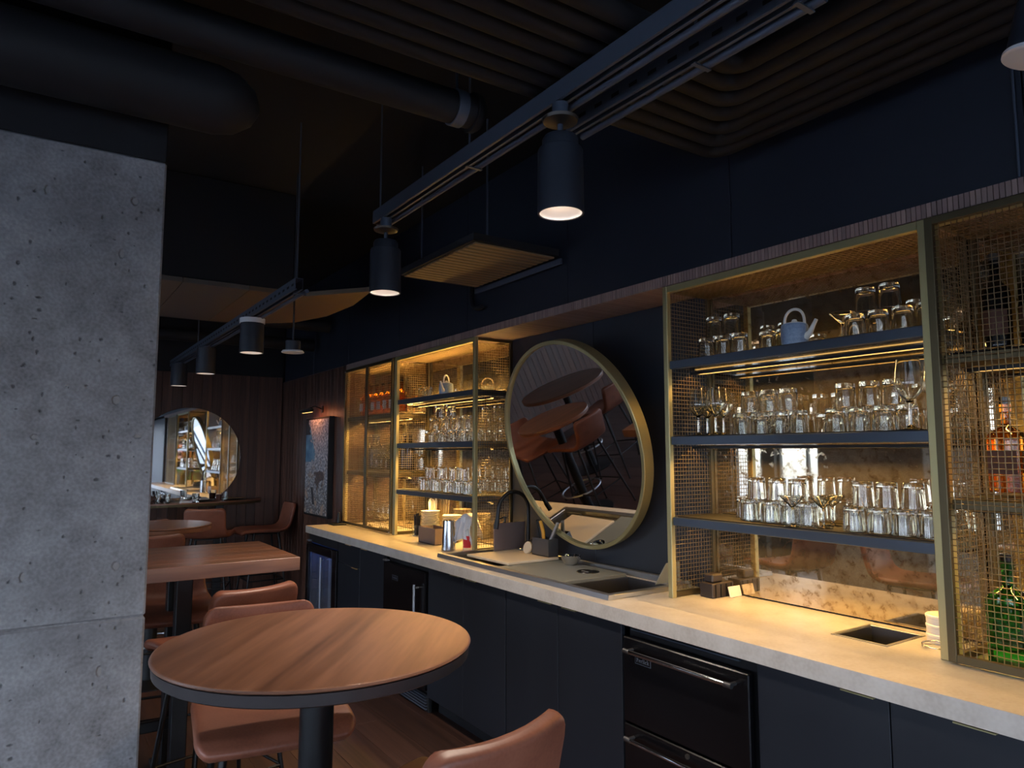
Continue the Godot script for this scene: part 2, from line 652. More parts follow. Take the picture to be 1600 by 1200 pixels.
func _door_frame(w: float, h: float) -> ArrayMesh:
	var b := MB.new()
	var f := 0.024
	b.box(V(0, h / 2, f / 2), Vector3(0.02, h, f), 0.0015)
	b.box(V(0, h / 2, w - f / 2), Vector3(0.02, h, f), 0.0015)
	b.box(V(0, f / 2, w / 2), Vector3(0.02, f, w - 2 * f), 0.0015)
	b.box(V(0, h - f / 2, w / 2), Vector3(0.02, f, w - 2 * f), 0.0015)
	return b.done()

func tumbler_mesh() -> ArrayMesh:      # stands upside down: rim at y 0
	var b := MB.new()
	var h := 0.088
	b.lathe([Vector2(0, h - 0.016), Vector2(0.026, h - 0.016), Vector2(0.0295, h - 0.022), Vector2(0.0335, 0.003), Vector2(0.0345, 0.0),
		Vector2(0.0365, 0.001), Vector2(0.037, 0.004), Vector2(0.0345, h * 0.5), Vector2(0.0335, h - 0.016), Vector2(0.0335, h - 0.004), Vector2(0.031, h), Vector2(0.012, h - 0.001), Vector2(0, h - 0.001)], 32, Vector3.ZERO, 16, 0.0006, 7, 8)
	return b.done()

func wine_mesh(s := 1.0) -> ArrayMesh:
	var b := MB.new()
	var pr := []
	for q in [[0, 0], [0.033, 0.0], [0.034, 0.002], [0.012, 0.006], [0.0045, 0.014], [0.0038, 0.05], [0.0045, 0.078], [0.014, 0.088], [0.030, 0.106], [0.0405, 0.126], [0.0400, 0.14], [0.0345, 0.178], [0.0305, 0.205], [0.0298, 0.2055], [0.0291, 0.205], [0.0331, 0.178], [0.0385, 0.14], [0.0389, 0.127], [0.029, 0.1085], [0.013, 0.091], [0, 0.087]]:
		pr.append(Vector2(q[0], q[1]) * s)
	b.lathe(pr, 28)
	return b.done()

func coupe_mesh() -> ArrayMesh:
	var b := MB.new()
	var pr := []
	for q in [[0, 0], [0.032, 0.0], [0.033, 0.002], [0.011, 0.006], [0.0042, 0.013], [0.0036, 0.06], [0.005, 0.072], [0.026, 0.092], [0.045, 0.112], [0.0455, 0.115], [0.0442, 0.1155], [0.0435, 0.1125], [0.025, 0.0945], [0.006, 0.077], [0, 0.075]]:
		pr.append(Vector2(q[0], q[1]))
	b.lathe(pr, 28)
	return b.done()

func shoulder_bottle(r: float, h: float) -> ArrayMesh:
	var b := MB.new()
	b.lathe([Vector2(0, 0.004), Vector2(r * 0.8, 0.0), Vector2(r * 0.96, 0.003), Vector2(r, 0.01), Vector2(r, h * 0.6), Vector2(r * 0.92, h * 0.67), Vector2(r * 0.5, h * 0.74), Vector2(r * 0.36, h * 0.79), Vector2(r * 0.33, h * 0.95), Vector2(r * 0.38, h * 0.96), Vector2(r * 0.38, h), Vector2(0, h)], 28)
	return b.done()

func square_bottle(w: float, d: float, h: float) -> ArrayMesh:
	# rounded-square section lofted up to a round neck
	var b := MB.new()
	var rows := []
	var sect := [[0.0, 0.0, 0.3], [0.98, 0.0, 0.3], [1.0, 0.01, 0.3], [1.0, 0.6, 0.3], [0.96, 0.655, 0.4], [0.6, 0.715, 0.75], [0.34, 0.75, 1.0], [0.3, 0.78, 1.0], [0.3, 0.9, 1.0], [0.36, 0.91, 1.0], [0.36, 1.0, 1.0], [0.0, 1.0, 1.0]]
	for s in sect:
		var ring := PackedVector3Array()
		for k in 40:
			var a := TAU * k / 40
			var e: float = lerpf(0.22, 1.0, s[2])
			var cx: float = signf(cos(a)) * pow(absf(cos(a)), e)
			var cz: float = signf(sin(a)) * pow(absf(sin(a)), e)
			var ww: float = lerpf(w, minf(w, d), s[2])
			var dd: float = lerpf(d, minf(w, d), s[2])
			ring.append(Vector3(cx * dd * 0.5 * s[0], s[1] * h, cz * ww * 0.5 * s[0]))
		rows.append(ring)
		if s[0] > 0.9 or s[1] >= 0.9:
			rows.append(ring)
	b.grid(rows, true)
	return b.done()

func teapot(called: String, label: String, at: Vector3, turn: float, group: String) -> Node3D:
	var t := thing(called, label, "teapot", at, turn, group)
	part(t, "body", lathem([Vector2(0, 0), Vector2(0.046, 0), Vector2(0.05, 0.004), Vector2(0.052, 0.05), Vector2(0.05, 0.078), Vector2(0.046, 0.085), Vector2(0, 0.085)], 32), M.teapot)
	part(t, "lid", lathem([Vector2(0, 0.083), Vector2(0.036, 0.085), Vector2(0.037, 0.089), Vector2(0.012, 0.095), Vector2(0.008, 0.104), Vector2(0, 0.106)], 24), M.ceramic)
	var sp := MB.new()
	sp.tube([Vector3(0, 0.03, -0.045), Vector3(0, 0.045, -0.066), Vector3(0, 0.07, -0.08), Vector3(0, 0.092, -0.094)], [0.015, 0.011, 0.008, 0.0065], 12)
	part(t, "spout", sp.done(), M.ceramic)
	var hd := MB.new()
	var pts := []
	for k in 15:
		var a := PI * k / 14
		pts.append(Vector3(0, 0.083 + 0.062 * sin(a) ** 0.7, 0.044 * cos(a)))
	hd.tube(pts, 0.0055, 10)
	part(t, "handle", hd.done(), M.ceramic)
	return t

# ------------------------------------------------------------------ furniture
func stool_shell() -> ArrayMesh:
	# path of the bent shell from the front edge to the top of the back, (z, y)
	var ctrl := [Vector2(-0.26, 0.722), Vector2(-0.235, 0.742), Vector2(-0.19, 0.753), Vector2(-0.06, 0.752), Vector2(0.1, 0.746), Vector2(0.18, 0.757), Vector2(0.225, 0.79), Vector2(0.252, 0.85), Vector2(0.275, 0.94), Vector2(0.295, 1.02)]
	var cv := Curve2D.new()
	for i in ctrl.size():
		var tg := Vector2.ZERO
		if i > 0 and i < ctrl.size() - 1:
			tg = (ctrl[i + 1] - ctrl[i - 1]) / 6.0
		cv.add_point(ctrl[i], -tg, tg)
	var len := cv.get_baked_length()
	var us := [-1.0, -0.99, -0.965, -0.93, -0.85, -0.65, -0.4, -0.15, 0.15, 0.4, 0.65, 0.85, 0.93, 0.965, 0.99, 1.0]
	var ds := [0.0, 0.002, 0.006, 0.012, 0.022, 0.036, 0.055]
	var ss := []
	for d in ds:
		ss.append(d)
	for k in range(1, 14):
		ss.append(lerpf(0.055, len - 0.055, k / 14.0))
	for k in range(ds.size() - 1, -1, -1):
		ss.append(len - ds[k])
	var top := []
	var bot := []
	for s in ss:
		var p := cv.sample_baked(s, true)
		var q := (cv.sample_baked(minf(s + 0.004, len), true) - cv.sample_baked(maxf(s - 0.004, 0.0), true)).normalized()
		var nrm := Vector3(0, q.x, -q.y)           # up on the seat, forward on the back
		var f: float = s / len
		var hw := lerpf(0.22, 0.185, smoothstep(0.45, 0.8, f))
		var de: float = minf(s, len - s)
		var rc := 0.055
		var w := hw
		if de < rc:
			w = hw - rc + sqrt(maxf(0.0, rc * rc - (rc - de) * (rc - de)))
		var ra := PackedVector3Array()
		var rb := PackedVector3Array()
		for u in us:
			var edge: float = minf((1.0 - absf(u)) * w, de)
			var k := clampf(edge / 0.017, 0.0, 1.0)
			var th := 0.019 * sqrt(1.0 - (1.0 - k) * (1.0 - k))
			var c: Vector3 = Vector3(u * w, p.y, p.x) + nrm * (0.016 * u * u * (0.6 + f))
			ra.append(c + nrm * th)
			rb.append(c - nrm * th)
		top.append(ra)
		bot.append(rb)
	var b := MB.new()
	var s0 := b.ix.size()
	b.grid(top, false, false)
	b.grid(bot, false, false)
	# normals: make the upper sheet point along nrm, the lower one against it
	var mid := (top.size() / 4) * us.size() + 7
	var half := top.size() * us.size()
	if b.n[mid].y < 0:
		_flip(b, 0, half)
	if b.n[half + mid].y > 0:
		_flip(b, half, half * 2)
	return b.done()

func _flip(b: MB, v0: int, v1: int) -> void:
	for k in range(v0, v1):
		b.n[k] = -b.n[k]
	var k := 0
	while k < b.ix.size():
		if b.ix[k] >= v0 and b.ix[k] < v1:
			var t := b.ix[k + 1]
			b.ix[k + 1] = b.ix[k + 2]
			b.ix[k + 2] = t
		k += 3

var stool0: Node3D
func stool(x: float, zf: float, deg: float, label: String) -> void:
	if stool0 == null:
		stool0 = thing("bar_stool", label, "stool", V(x, 0, zf), deg_to_rad(deg), "leather bar stools at the tall tables")
		part(stool0, "shell", stool_shell(), M.leather)
		var fr := MB.new()
		fr.box(Vector3(0, 0.722, 0.0), Vector3(0.22, 0.012, 0.26), 0.002)
		part(stool0, "seat_frame", fr.done(), M.black_metal)
		for sx in [-1, 1]:
			for sz in [-1, 1]:
				var lg := MB.new()
				lg.tube([Vector3(sx * 0.13, 0.735, sz * 0.12), Vector3(sx * 0.215, 0.008, sz * 0.21)], [0.0125, 0.0085], 8)
				var leg := part(stool0, "leg", lg.done(), M.black_metal)
				part(leg, "foot", lathem([Vector2(0, 0), Vector2(0.012, 0), Vector2(0.012, 0.01), Vector2(0, 0.012)], 10), M.liner, Vector3(sx * 0.215, 0, sz * 0.21))
		var ft := MB.new()
		var y := 0.27
		var k := 0.13 + 0.085 * (0.735 - y) / 0.727
		var kz := 0.12 + 0.09 * (0.735 - y) / 0.727
		ft.tube([Vector3(-k, y, -kz), Vector3(k, y, -kz)], 0.007, 8)
		ft.tube([Vector3(-k, y, kz), Vector3(k, y, kz)], 0.007, 8)
		ft.tube([Vector3(-k, y, -kz), Vector3(-k, y, kz)], 0.007, 8)
		ft.tube([Vector3(k, y, -kz), Vector3(k, y, kz)], 0.007, 8)
		part(stool0, "footrest", ft.done(), M.black_metal)
		return
	dup(stool0, V(x, 0, zf), deg_to_rad(deg), label)

func round_table(x: float, zf: float, r: float, label: String, turn: float, dark_edge: bool, k: int) -> void:
	var t := thing("round_table", label, "table", V(x, 0, zf), turn, "round tall tables")
	var h := 1.05
	part(t, "table_top", lathem([Vector2(0, h - 0.012), Vector2(r - 0.012, h - 0.012), Vector2(r - 0.002, h - 0.009), Vector2(r, h - 0.006), Vector2(r - 0.002, h - 0.002), Vector2(r - 0.007, h), Vector2(0, h)], 96), M["table_wood_%d" % k])
	part(t, "edge_band", lathem([Vector2(0, h - 0.042), Vector2(r - 0.012, h - 0.042), Vector2(r - 0.006, h - 0.038), Vector2(r - 0.004, h - 0.0125), Vector2(0, h - 0.0125)], 96), M.edge_dark if dark_edge else M["table_wood_%d" % k])
	part(t, "mounting_plate", lathem([Vector2(0, h - 0.052), Vector2(0.15, h - 0.052), Vector2(0.15, h - 0.0425), Vector2(0, h - 0.0425)], 32), M.black_metal)
	part(t, "column", lathem([Vector2(0, 0.02), Vector2(0.05, 0.02), Vector2(0.044, 0.2), Vector2(0.044, h - 0.0525), Vector2(0, h - 0.0525)], 28), M.black_metal)
	part(t, "base", lathem([Vector2(0, 0), Vector2(0.24, 0), Vector2(0.24, 0.008), Vector2(0.06, 0.022), Vector2(0, 0.022)], 48), M.black_metal)
	var rg := MB.new()
	var pts := []
	for q in 49:
		pts.append(Vector3(0.2 * cos(TAU * q / 48), 0.27, 0.2 * sin(TAU * q / 48)))
	rg.tube(pts, 0.009, 10, false)
	var ring := part(t, "foot_ring", rg.done(), M.steel)
	var sp := MB.new()
	for q in 3:
		var a := TAU * q / 3 + 0.4
		sp.tube([Vector3(0.04 * cos(a), 0.27, 0.04 * sin(a)), Vector3(0.198 * cos(a), 0.27, 0.198 * sin(a))], 0.006, 8)
	part(ring, "spokes", sp.done(), M.black_metal)

func rect_table(x0: float, x1: float, z0: float, z1: float) -> void:
	var t := thing("rectangular_table", "thick rectangular wooden tall table behind the round one, beside the concrete pillar", "table", V((x0 + x1) / 2, 0, (z0 + z1) / 2))
	var w := x1 - x0
	var d := z1 - z0
	for k in 6:     # staves of the butcher-block top
		var dd := d / 6
		part(t, "stave", boxm(Vector3(w, 0.062, dd - 0.0004), 0.002), M["table_wood_%d" % [0, 2, 1, 2, 0, 1][k]], V(0, 1.05 - 0.031, -d / 2 + dd * (k + 0.5)))
	for s in [-1, 1]:
		var lx: float = s * (w / 2 - 0.47)
		part(t, "leg", boxm(Vector3(0.07, 0.96, 0.07), 0.004), M.black_metal, V(lx, 0.508, -0.12))
		part(t, "leg", boxm(Vector3(0.07, 0.96, 0.07), 0.004), M.black_metal, V(lx, 0.508, 0.12))
		part(t, "foot_plate", boxm(Vector3(0.12, 0.028, 0.55), 0.004), M.black_metal, V(lx, 0.014, 0))
	part(t, "stretcher", boxm(Vector3(w - 0.9, 0.05, 0.03), 0.004), M.black_metal, V(0, 0.27, 0))

# ------------------------------------------------------------------ ceiling lamp on a track
var lamp0: Node3D
func track_lamp(x: float, y: float, zf: float, label: String, energy: float) -> void:
	var t: Node3D
	if lamp0 == null:
		t = thing("track_lamp", label, "lamp", V(x, y, zf), 0.0, "black cylinder lamps hanging from the tracks")
		lamp0 = t
		part(t, "housing", lathem([Vector2(0.062, 0.03), Vector2(0.066, 0.0), Vector2(0.071, 0.0), Vector2(0.072, 0.003), Vector2(0.07, 0.2), Vector2(0.067, 0.205), Vector2(0.0, 0.205), Vector2(0.0, 0.19), Vector2(0.06, 0.19), Vector2(0.062, 0.03)], 40), M.lamp_black)
		part(t, "reflector", lathem([Vector2(0.0655, 0.002), Vector2(0.044, 0.055), Vector2(0.046, 0.056), Vector2(0.066, 0.004)], 40), M.white_paint)
		part(t, "lens_light", lathem([Vector2(0, 0.056), Vector2(0.044, 0.056), Vector2(0.044, 0.06), Vector2(0, 0.06)], 32), M.lens_warm)
		var cap := MB.new()
		cap.lathe([Vector2(0, 0.2055), Vector2(0.054, 0.2055), Vector2(0.056, 0.209), Vector2(0.056, 0.235), Vector2(0.05, 0.245), Vector2(0, 0.245)], 64, Vector3.ZERO, 32, 0.001, 2, 3)
		part(t, "cooling_cap", cap.done(), M.lamp_black)
		part(t, "stem", lathem([Vector2(0, 0.2455), Vector2(0.009, 0.2455), Vector2(0.009, 0.285), Vector2(0, 0.285)], 14), M.strut)
		part(t, "canopy_dish", lathem([Vector2(0, 0.2855), Vector2(0.02, 0.2855), Vector2(0.054, 0.294), Vector2(0.057, 0.303), Vector2(0.03, 0.308), Vector2(0, 0.308)], 32), M.bronze)
		part(t, "junction", lathem([Vector2(0, 0.3085), Vector2(0.026, 0.3085), Vector2(0.026, 0.352), Vector2(0, 0.352)], 20), M.strut)
	else:
		t = dup(lamp0, V(x, y, zf), 0.0, label)
		for c in t.get_children():
			if c is Light3D:
				t.remove_child(c)
				c.free()
	var l := SpotLight3D.new()
	l.name = "lamp_spot_light"
	l.light_color = Color(1.0, 0.92, 0.84)
	l.light_energy = energy
	l.light_size = 0.04
	l.spot_angle = 56.0
	l.spot_angle_attenuation = 0.8
	l.spot_range = 14.0
	l.spot_attenuation = 2.0
	l.shadow_enabled = true
	t.add_child(l)
	l.position = Vector3(0, 0.05, 0)
	l.rotation.x = -PI / 2

func strut_channel(called: String, label: String, x: float, y: float, z0: float, z1: float, slots: bool, rods: Array, group: String) -> void:
	var L := z1 - z0
	var t := thing(called, label, "lighting track", V(x, y, z0), 0.0, group)
	var b := MB.new()
	b.box(V(0, 0.06, L / 2), Vector3(0.042, 0.004, L), 0.001)
	b.box(V(-0.0195, 0.03, L / 2), Vector3(0.003, 0.056, L), 0.0005)
	b.box(V(0.0195, 0.03, L / 2), Vector3(0.003, 0.056, L), 0.0005)
	b.box(V(-0.014, 0.003, L / 2), Vector3(0.008, 0.003, L), 0.0005)
	b.box(V(0.014, 0.003, L / 2), Vector3(0.008, 0.003, L), 0.0005)
	part(t, "channel", b.done(), M.strut)
	if slots:
		var k := 0
		while 0.04 + k * 0.08 < L:
			part(t, "slot", boxm(Vector3(0.001, 0.012, 0.034)), M.liner, V(-0.0216, 0.03, 0.04 + k * 0.08))
			k += 1
	var tb := MB.new()
	tb.tube([V(0.045, 0.0, 0.01), V(0.045, 0.0, L - 0.01)], 0.011, 12)
	part(t, "conduit", tb.done(), M.strut)
	for z in rods:
		var rd := MB.new()
		rd.tube([V(0, 0.0625, z - z0), V(0, 3.3 - y, z - z0)], 0.0045, 8)
		part(t, "hanger_rod", rd.done(), M.strut)
		var cl := MB.new()
		cl.box(V(0.018, -0.0135, z - z0), Vector3(0.07, 0.004, 0.014))
		part(t, "clamp", cl.done(), M.strut)

func window_wall(called: String, along_x: bool, at: float, a: float, b: float, holes: Array, sill: float, head: float, wn: int) -> int:
	# a wall from a to b (along x or zf) with window openings [p, q]
	var w := struct(called)
	var t := 0.2
	var put := func(nm: String, p: float, q: float, y0: float, y1: float, m: Material):
		if along_x:
			span(w, nm, Vector3(p, y0, at - t), Vector3(q, y1, at), m)
		else:
			span(w, nm, Vector3(at - t, y0, p), Vector3(at, y1, q), m)
	put.call("sill_wall", a, b, 0.0, sill, M.navy_wall)
	put.call("header", a, b, head, 3.3, M.ceiling_paint)
	var edge := a
	for h in holes + [[b, b]]:
		if h[0] > edge + 0.001:
			put.call("pier", edge, h[0], sill, head, M.plaster)
		edge = h[1]
	for h in holes:
		var win := struct("window_%d" % wn)
		wn += 1
		var c: float = (h[0] + h[1]) / 2
		var ww: float = h[1] - h[0]
		var fr := MB.new()
		var hh := head - sill
		for s in [-1.0, 1.0]:
			fr.box(Vector3(s * (ww / 2 - 0.025), hh / 2, 0), Vector3(0.05, hh, 0.07))
			fr.box(Vector3(0, hh / 2 + s * (hh / 2 - 0.025), 0), Vector3(ww - 0.1, 0.05, 0.07))
		fr.box(Vector3(0, hh / 2, 0), Vector3(0.04, hh - 0.1, 0.06))
		win.position = V(c, sill, at - t / 2) if along_x else V(at - t / 2, sill, c)
		if not along_x:
			win.rotation.y = PI / 2
		part(win, "window_frame", fr.done(), M.black_metal)
		for s in [-1.0, 1.0]:
			part(win, "pane", boxm(Vector3(ww / 2 - 0.07, hh - 0.1, 0.006)), M.pane, Vector3(s * (ww / 4 - 0.0025), hh / 2, 0))
	return wn

func _ready() -> void:
	rng.seed = 7
	# ---------------- camera, sky, exposure
	var cam := Camera3D.new()
	cam.name = "camera"
	cam.fov = rad_to_deg(2.0 * atan(600.0 / 1109.0))
	cam.near = 0.05
	cam.far = 120.0
	add_child(cam)
	cam.position = Vector3(0, 1.55, 0)
	cam.rotation = Vector3(atan(107.0 / 1109.0), -atan(751.0 / sqrt(1109.0 * 1109.0 + 107.0 * 107.0)), 0)
	cam.current = true
	var env := Environment.new()
	var sky := Sky.new()
	var sm := ProceduralSkyMaterial.new()
	sm.sky_top_color = Color(0.74, 0.83, 0.97)
	sm.sky_horizon_color = Color(0.89, 0.94, 1.0)
	sm.ground_bottom_color = Color(0.30, 0.32, 0.35)
	sm.ground_horizon_color = Color(0.62, 0.68, 0.75)
	sm.sky_energy_multiplier = 1.0
	sky.sky_material = sm
	env.background_mode = Environment.BG_SKY
	env.sky = sky
	env.background_energy_multiplier = 10.0
	env.tonemap_mode = Environment.TONE_MAPPER_LINEAR
	env.tonemap_exposure = 1.0
	env.sdfgi_enabled = true
	env.ssao_enabled = true
	env.ssil_enabled = true
	var we := WorldEnvironment.new()
	we.name = "world_environment"
	we.environment = env
	add_child(we)
	make_materials()
	var tm := ramp_tex([noise_img(128, 128, 0.05, 71, 3), noise_img(128, 128, 0.3, 72, 2)], [0.4, 0.6], 128, [c8(96, 116, 146), c8(140, 160, 186), c8(176, 190, 208)])
	tri_tex(mat("teapot", Color(1, 1, 1), 0.3), tm, Vector3(9, 9, 9))
	build_shell()
	build_bar()
	build_glassware()
	build_counter_items()
	build_furniture()
	build_ceiling()

# ------------------------------------------------------------------ room
func build_shell() -> void:
	# floor: subfloor and planks
	var fl := struct("floor")
	span(fl, "subfloor", Vector3(-4.2, -0.2, -3.2), Vector3(2.9, -0.012, 8.5), M.liner)
	var pw := 0.2
	var row := 0
	var x := -4.0
	while x < 2.13:
		var z := -3.0 - 0.6 * (row % 3)
		while z < 8.15:
			var a := maxf(z, -3.0)
			var b := minf(z + 1.9, 8.15)
			if b - a > 0.02:
				span(fl, "plank", Vector3(x + 0.0006, -0.012, a + 0.0006), Vector3(x + pw - 0.0006, 0.0, b - 0.0006), M["floor_wood_%d" % rng.randi_range(0, 3)], 0.001)
			z += 1.9
		x += pw
		row += 1
	# ceiling slab
	var ce := struct("ceiling")
	span(ce, "slab", Vector3(-4.2, 3.3, -3.2), Vector3(2.9, 3.5, 8.5), M.ceiling_paint)
	# bar wall: masonry behind, navy panels above the slatted soffit, navy panel behind the round mirror
	var wr := struct("wall_right")
	span(wr, "masonry", Vector3(2.66, 0.0, -3.2), Vector3(2.9, 3.3, 8.5), M.navy_wall)
	var seams := [-3.0, -1.35, -0.25, 0.816, 1.875, 2.96, 4.03, 5.1, 6.17, 7.15, 8.15]
	for k in seams.size() - 1:
		span(wr, "panel", Vector3(2.36, 2.347, seams[k] + 0.002), Vector3(2.655, 3.298, seams[k + 1] - 0.002), M.navy_wall, 0.002)
	for q in [[2.252, 3.07], [3.074, 3.898]]:
		span(wr, "panel", Vector3(2.632, CT + 0.001, q[0]), Vector3(2.655, 2.296, q[1]), M.navy_panel, 0.001)
	span(wr, "panel", Vector3(2.36, 0.0, -3.0), Vector3(2.655, 2.296, -0.65), M.navy_wall, 0.002)
	# wood boards at the far end
	var z := 6.185
	var k := 0
	while z < 8.14:
		var e := minf(z + 0.098, 8.15)
		span(wr, "board", Vector3(2.34, 0.0, z + 0.001), Vector3(2.655, 2.343, e - 0.001), M["wall_wood_%d" % ((k * 7) % 4)], 0.002)
		z += 0.098
		k += 1
	# slatted soffit over the back bar
	var so := struct("trim_1")
	var sl := 0.016
	var count := 0
	var rest := MB.new()
	z = -0.62
	while z < 6.16:
		if z < 0.0 or count >= 300:
			rest.box(V(2.497, 2.322, z + sl / 2), Vector3(0.318, 0.046, sl - 0.0024))
		else:
			span(so, "slat", Vector3(2.338, 2.299, z + 0.0012), Vector3(2.656, 2.345, z + sl - 0.0012), M["slat_%d" % rng.randi_range(0, 3)])
			count += 1
		z += sl
	part(so, "slats", rest.done(), M.slat_0, Vector3.ZERO, "stuff")
	span(so, "backing", Vector3(2.345, 2.3455, -0.62), Vector3(2.655, 2.3468, 6.16), M.liner)
	# back wall of vertical boards
	var wb := struct("wall_back")
	span(wb, "masonry", Vector3(-4.2, 0.0, 8.18), Vector3(2.66, 3.3, 8.4), M.black_paint)
	span(wb, "bulkhead", Vector3(-4.0, 2.4, 8.15), Vector3(2.34, 3.3, 8.179), M.black_paint)
	var xx := -4.0
	k = 0
	while xx < 2.338:
		var e := minf(xx + 0.098, 2.338)
		span(wb, "board", Vector3(xx + 0.001, 0.0, 8.15), Vector3(e - 0.001, 2.398, 8.179), M["wall_wood_%d" % ((k * 5) % 4)], 0.002)
		xx += 0.098
		k += 1
	# window walls on the street sides
	var wn := window_wall("wall_left", false, -4.0, -3.0, 8.15, [[-2.6, -0.9], [-0.5, 1.2], [1.6, 3.3], [3.7, 5.3], [5.7, 6.7], [6.95, 7.5]], 0.55, 2.25, 1)
	wn = window_wall("wall_front", true, -3.0, -4.0, 2.66, [[-3.6, -1.9], [-1.5, 0.2], [0.6, 2.2]], 0.55, 2.25, wn)
	# street outside
	var gr := struct("ground")
	span(gr, "pavement", Vector3(-40.0, -0.4, -40.0), Vector3(-4.2, -0.2, 40.0), M.pavement)
	span(gr, "pavement", Vector3(-4.2, -0.4, -40.0), Vector3(20.0, -0.2, -3.2), M.pavement)
	# concrete pillar
	var t := thing("concrete_pillar", "rough grey cast concrete pillar with a formwork joint, its top painted black", "pillar", V(-0.19, 0, 2.82))
	part(t, "lower_pour", boxm(Vector3(1.0, 1.06, 0.78), 0.006), M.concrete, Vector3(0, 0.53, 0))
	part(t, "upper_pour", boxm(Vector3(1.0, 1.407, 0.78), 0.006), M.concrete, Vector3(0, 1.7665, 0))
	part(t, "joint", boxm(Vector3(0.99, 0.004, 0.772)), M.concrete, Vector3(0, 1.0615, 0))
	part(t, "painted_head", boxm(Vector3(1.0, 0.83, 0.776), 0.004), M.black_paint, Vector3(0, 2.885, 0))

# ------------------------------------------------------------------ back bar
func build_bar() -> void:
	# worktop with cut-outs
	var top := CSGCombiner3D.new()
	top.name = "worktop"
	add_child(top)
	tag(top, "long beige quartz worktop running under the brass shelving", "worktop")
	var slab := CSGBox3D.new()
	slab.name = "slab"
	slab.size = Vector3(0.644, 0.058, 6.78)
	slab.material = M.quartz
	top.add_child(slab)
	slab.position = V(2.33, CT - 0.029, 2.79)
	for q in [[Vector3(2.105, 0, 2.375), Vector3(2.56, 0, 3.89)], [Vector3(2.352, 0, 1.302), Vector3(2.578, 0, 1.478)]]:
		var hole := CSGBox3D.new()
		hole.name = "cut_out"
		hole.operation = CSGShape3D.OPERATION_SUBTRACTION
		hole.size = Vector3(q[1].x - q[0].x, 0.2, q[1].z - q[0].z)
		hole.material = M.quartz
		top.add_child(hole, true)
		hole.position = V((q[0].x + q[1].x) / 2, CT, (q[0].z + q[1].z) / 2)
	# base cabinets: (label, from, to, kind)
	var runs := [
		["navy cupboard with a drawer next to the glass-door wine fridge", 4.558, 5.438, "drawer"],
		["navy two-door cupboard between the small black fridge and the sink cupboard", 3.07, 3.918, "doors"],
		["navy cupboard with two doors under the sink basin", 2.212, 3.066, "doors"],
		["navy cabinet with drawers beside the black two-drawer fridge", 0.68, 1.562, "drawers"],
		["navy two-door cupboard at the worktop end below the single-door mesh cabinet", -0.58, 0.676, "doors"]]
	for r in runs:
		var z0: float = r[1]
		var L: float = r[2] - r[1]
		var t := thing("base_cabinet", r[0], "cabinet", V(2.05, 0, z0), 0.0, "navy cupboards under the worktop")
		part(t, "carcass", boxm(Vector3(0.56, 0.6, L - 0.002)), M.navy_door, V(0.3, 0.4, L / 2))
		part(t, "plinth", boxm(Vector3(0.52, 0.099, L - 0.002)), M.black_paint, V(0.32, 0.0495, L / 2))
		var halves := 2
		for h in halves:
			var a: float = L / halves * h
			var w: float = L / halves
			var lo := 0.102
			var segs := [[lo, 0.857]]
			if r[3] == "drawer" and h == 1:
				segs = [[lo, 0.70], [0.704, 0.857]]
			if r[3] == "drawers":
				segs = [[lo, 0.857]] if h == 1 else [[lo, 0.64], [0.644, 0.857]]
			for s in segs:
				var d := part(t, "door" if s[1] - s[0] > 0.4 else "drawer_front", boxm(Vector3(0.019, s[1] - s[0], w - 0.004), 0.0015), M.navy_door, V(-0.0105, (s[0] + s[1]) / 2, a + w / 2))
				var off: float = -w / 2 + 0.09 if h == 1 else w / 2 - 0.09
				if s[1] - s[0] < 0.4:
					off = 0.0
				part(d, "edge_pull", boxm(Vector3(0.016, 0.004, 0.1), 0.0005), M.wood_light if r[3] == "drawer" else M.gold, V(-0.014, (s[1] - s[0]) / 2 - 0.003, off))
	fridges()
	# shelving
	bar_unit("mesh_cabinet", "brass cabinet with one large wire mesh door, holding green and amber bottles", 0.05, 1.098, [1.855, 1.41], false, true, 1, [[1.82, 0.1], [1.375, 0.11], [1.862, 0.01, 1]])
	bar_unit("open_shelving", "open brass shelving with tumblers and a blue-grey teapot, beside the single-door mesh cabinet", 1.1, 2.25, [1.957, 1.62, 1.268], false, true, 0, [[1.915, 0.13], [1.58, 0.15], [1.228, 0.088], [1.963, 0.012, 1]])
	bar_unit("open_shelving", "open brass shelving with tumblers above stacked plates, beside the two-door mesh cabinet", 3.9, 5.11, [1.957, 1.62, 1.268], true, true, 0, [[1.915, 0.16], [1.58, 0.18], [1.228, 0.15], [1.963, 0.09, 1]])
	bar_unit("mesh_cabinet", "brass cabinet with two wire mesh doors next to the painting", 5.113, 6.16, [1.86, 1.39], false, true, 2, [[1.825, 0.2], [1.355, 0.2], [1.867, 0.1, 1]])
	# round tilted mirror
	var mr := thing("round_mirror", "large round mirror in a brass rim, tilted down over the sink", "mirror", V(2.46, 1.594, 3.07))
	mr.basis = Basis(Vector3.BACK, 0.238) * Basis(Vector3.BACK, PI / 2)
	var R := 0.583
	part(mr, "rim", lathem([Vector2(R - 0.022, -0.03), Vector2(R, -0.03), Vector2(R, 0.03), Vector2(R - 0.003, 0.033), Vector2(R - 0.02, 0.033), Vector2(R - 0.022, 0.03), Vector2(R - 0.022, -0.03)], 128), M.gold)
	part(mr, "mirror_glass", lathem([Vector2(0, 0.012), Vector2(R - 0.023, 0.012), Vector2(R - 0.023, 0.018), Vector2(0, 0.018)], 128), M.mirror)
	part(mr, "backing", lathem([Vector2(0, -0.028), Vector2(R - 0.023, -0.028), Vector2(R - 0.023, 0.011), Vector2(0, 0.011)], 64), M.black_paint)
	var br := MB.new()
	br.box(Vector3(0.3, -0.06, 0), Vector3(0.05, 0.06, 0.2))
	part(mr, "bracket", br.done(), M.black_metal)
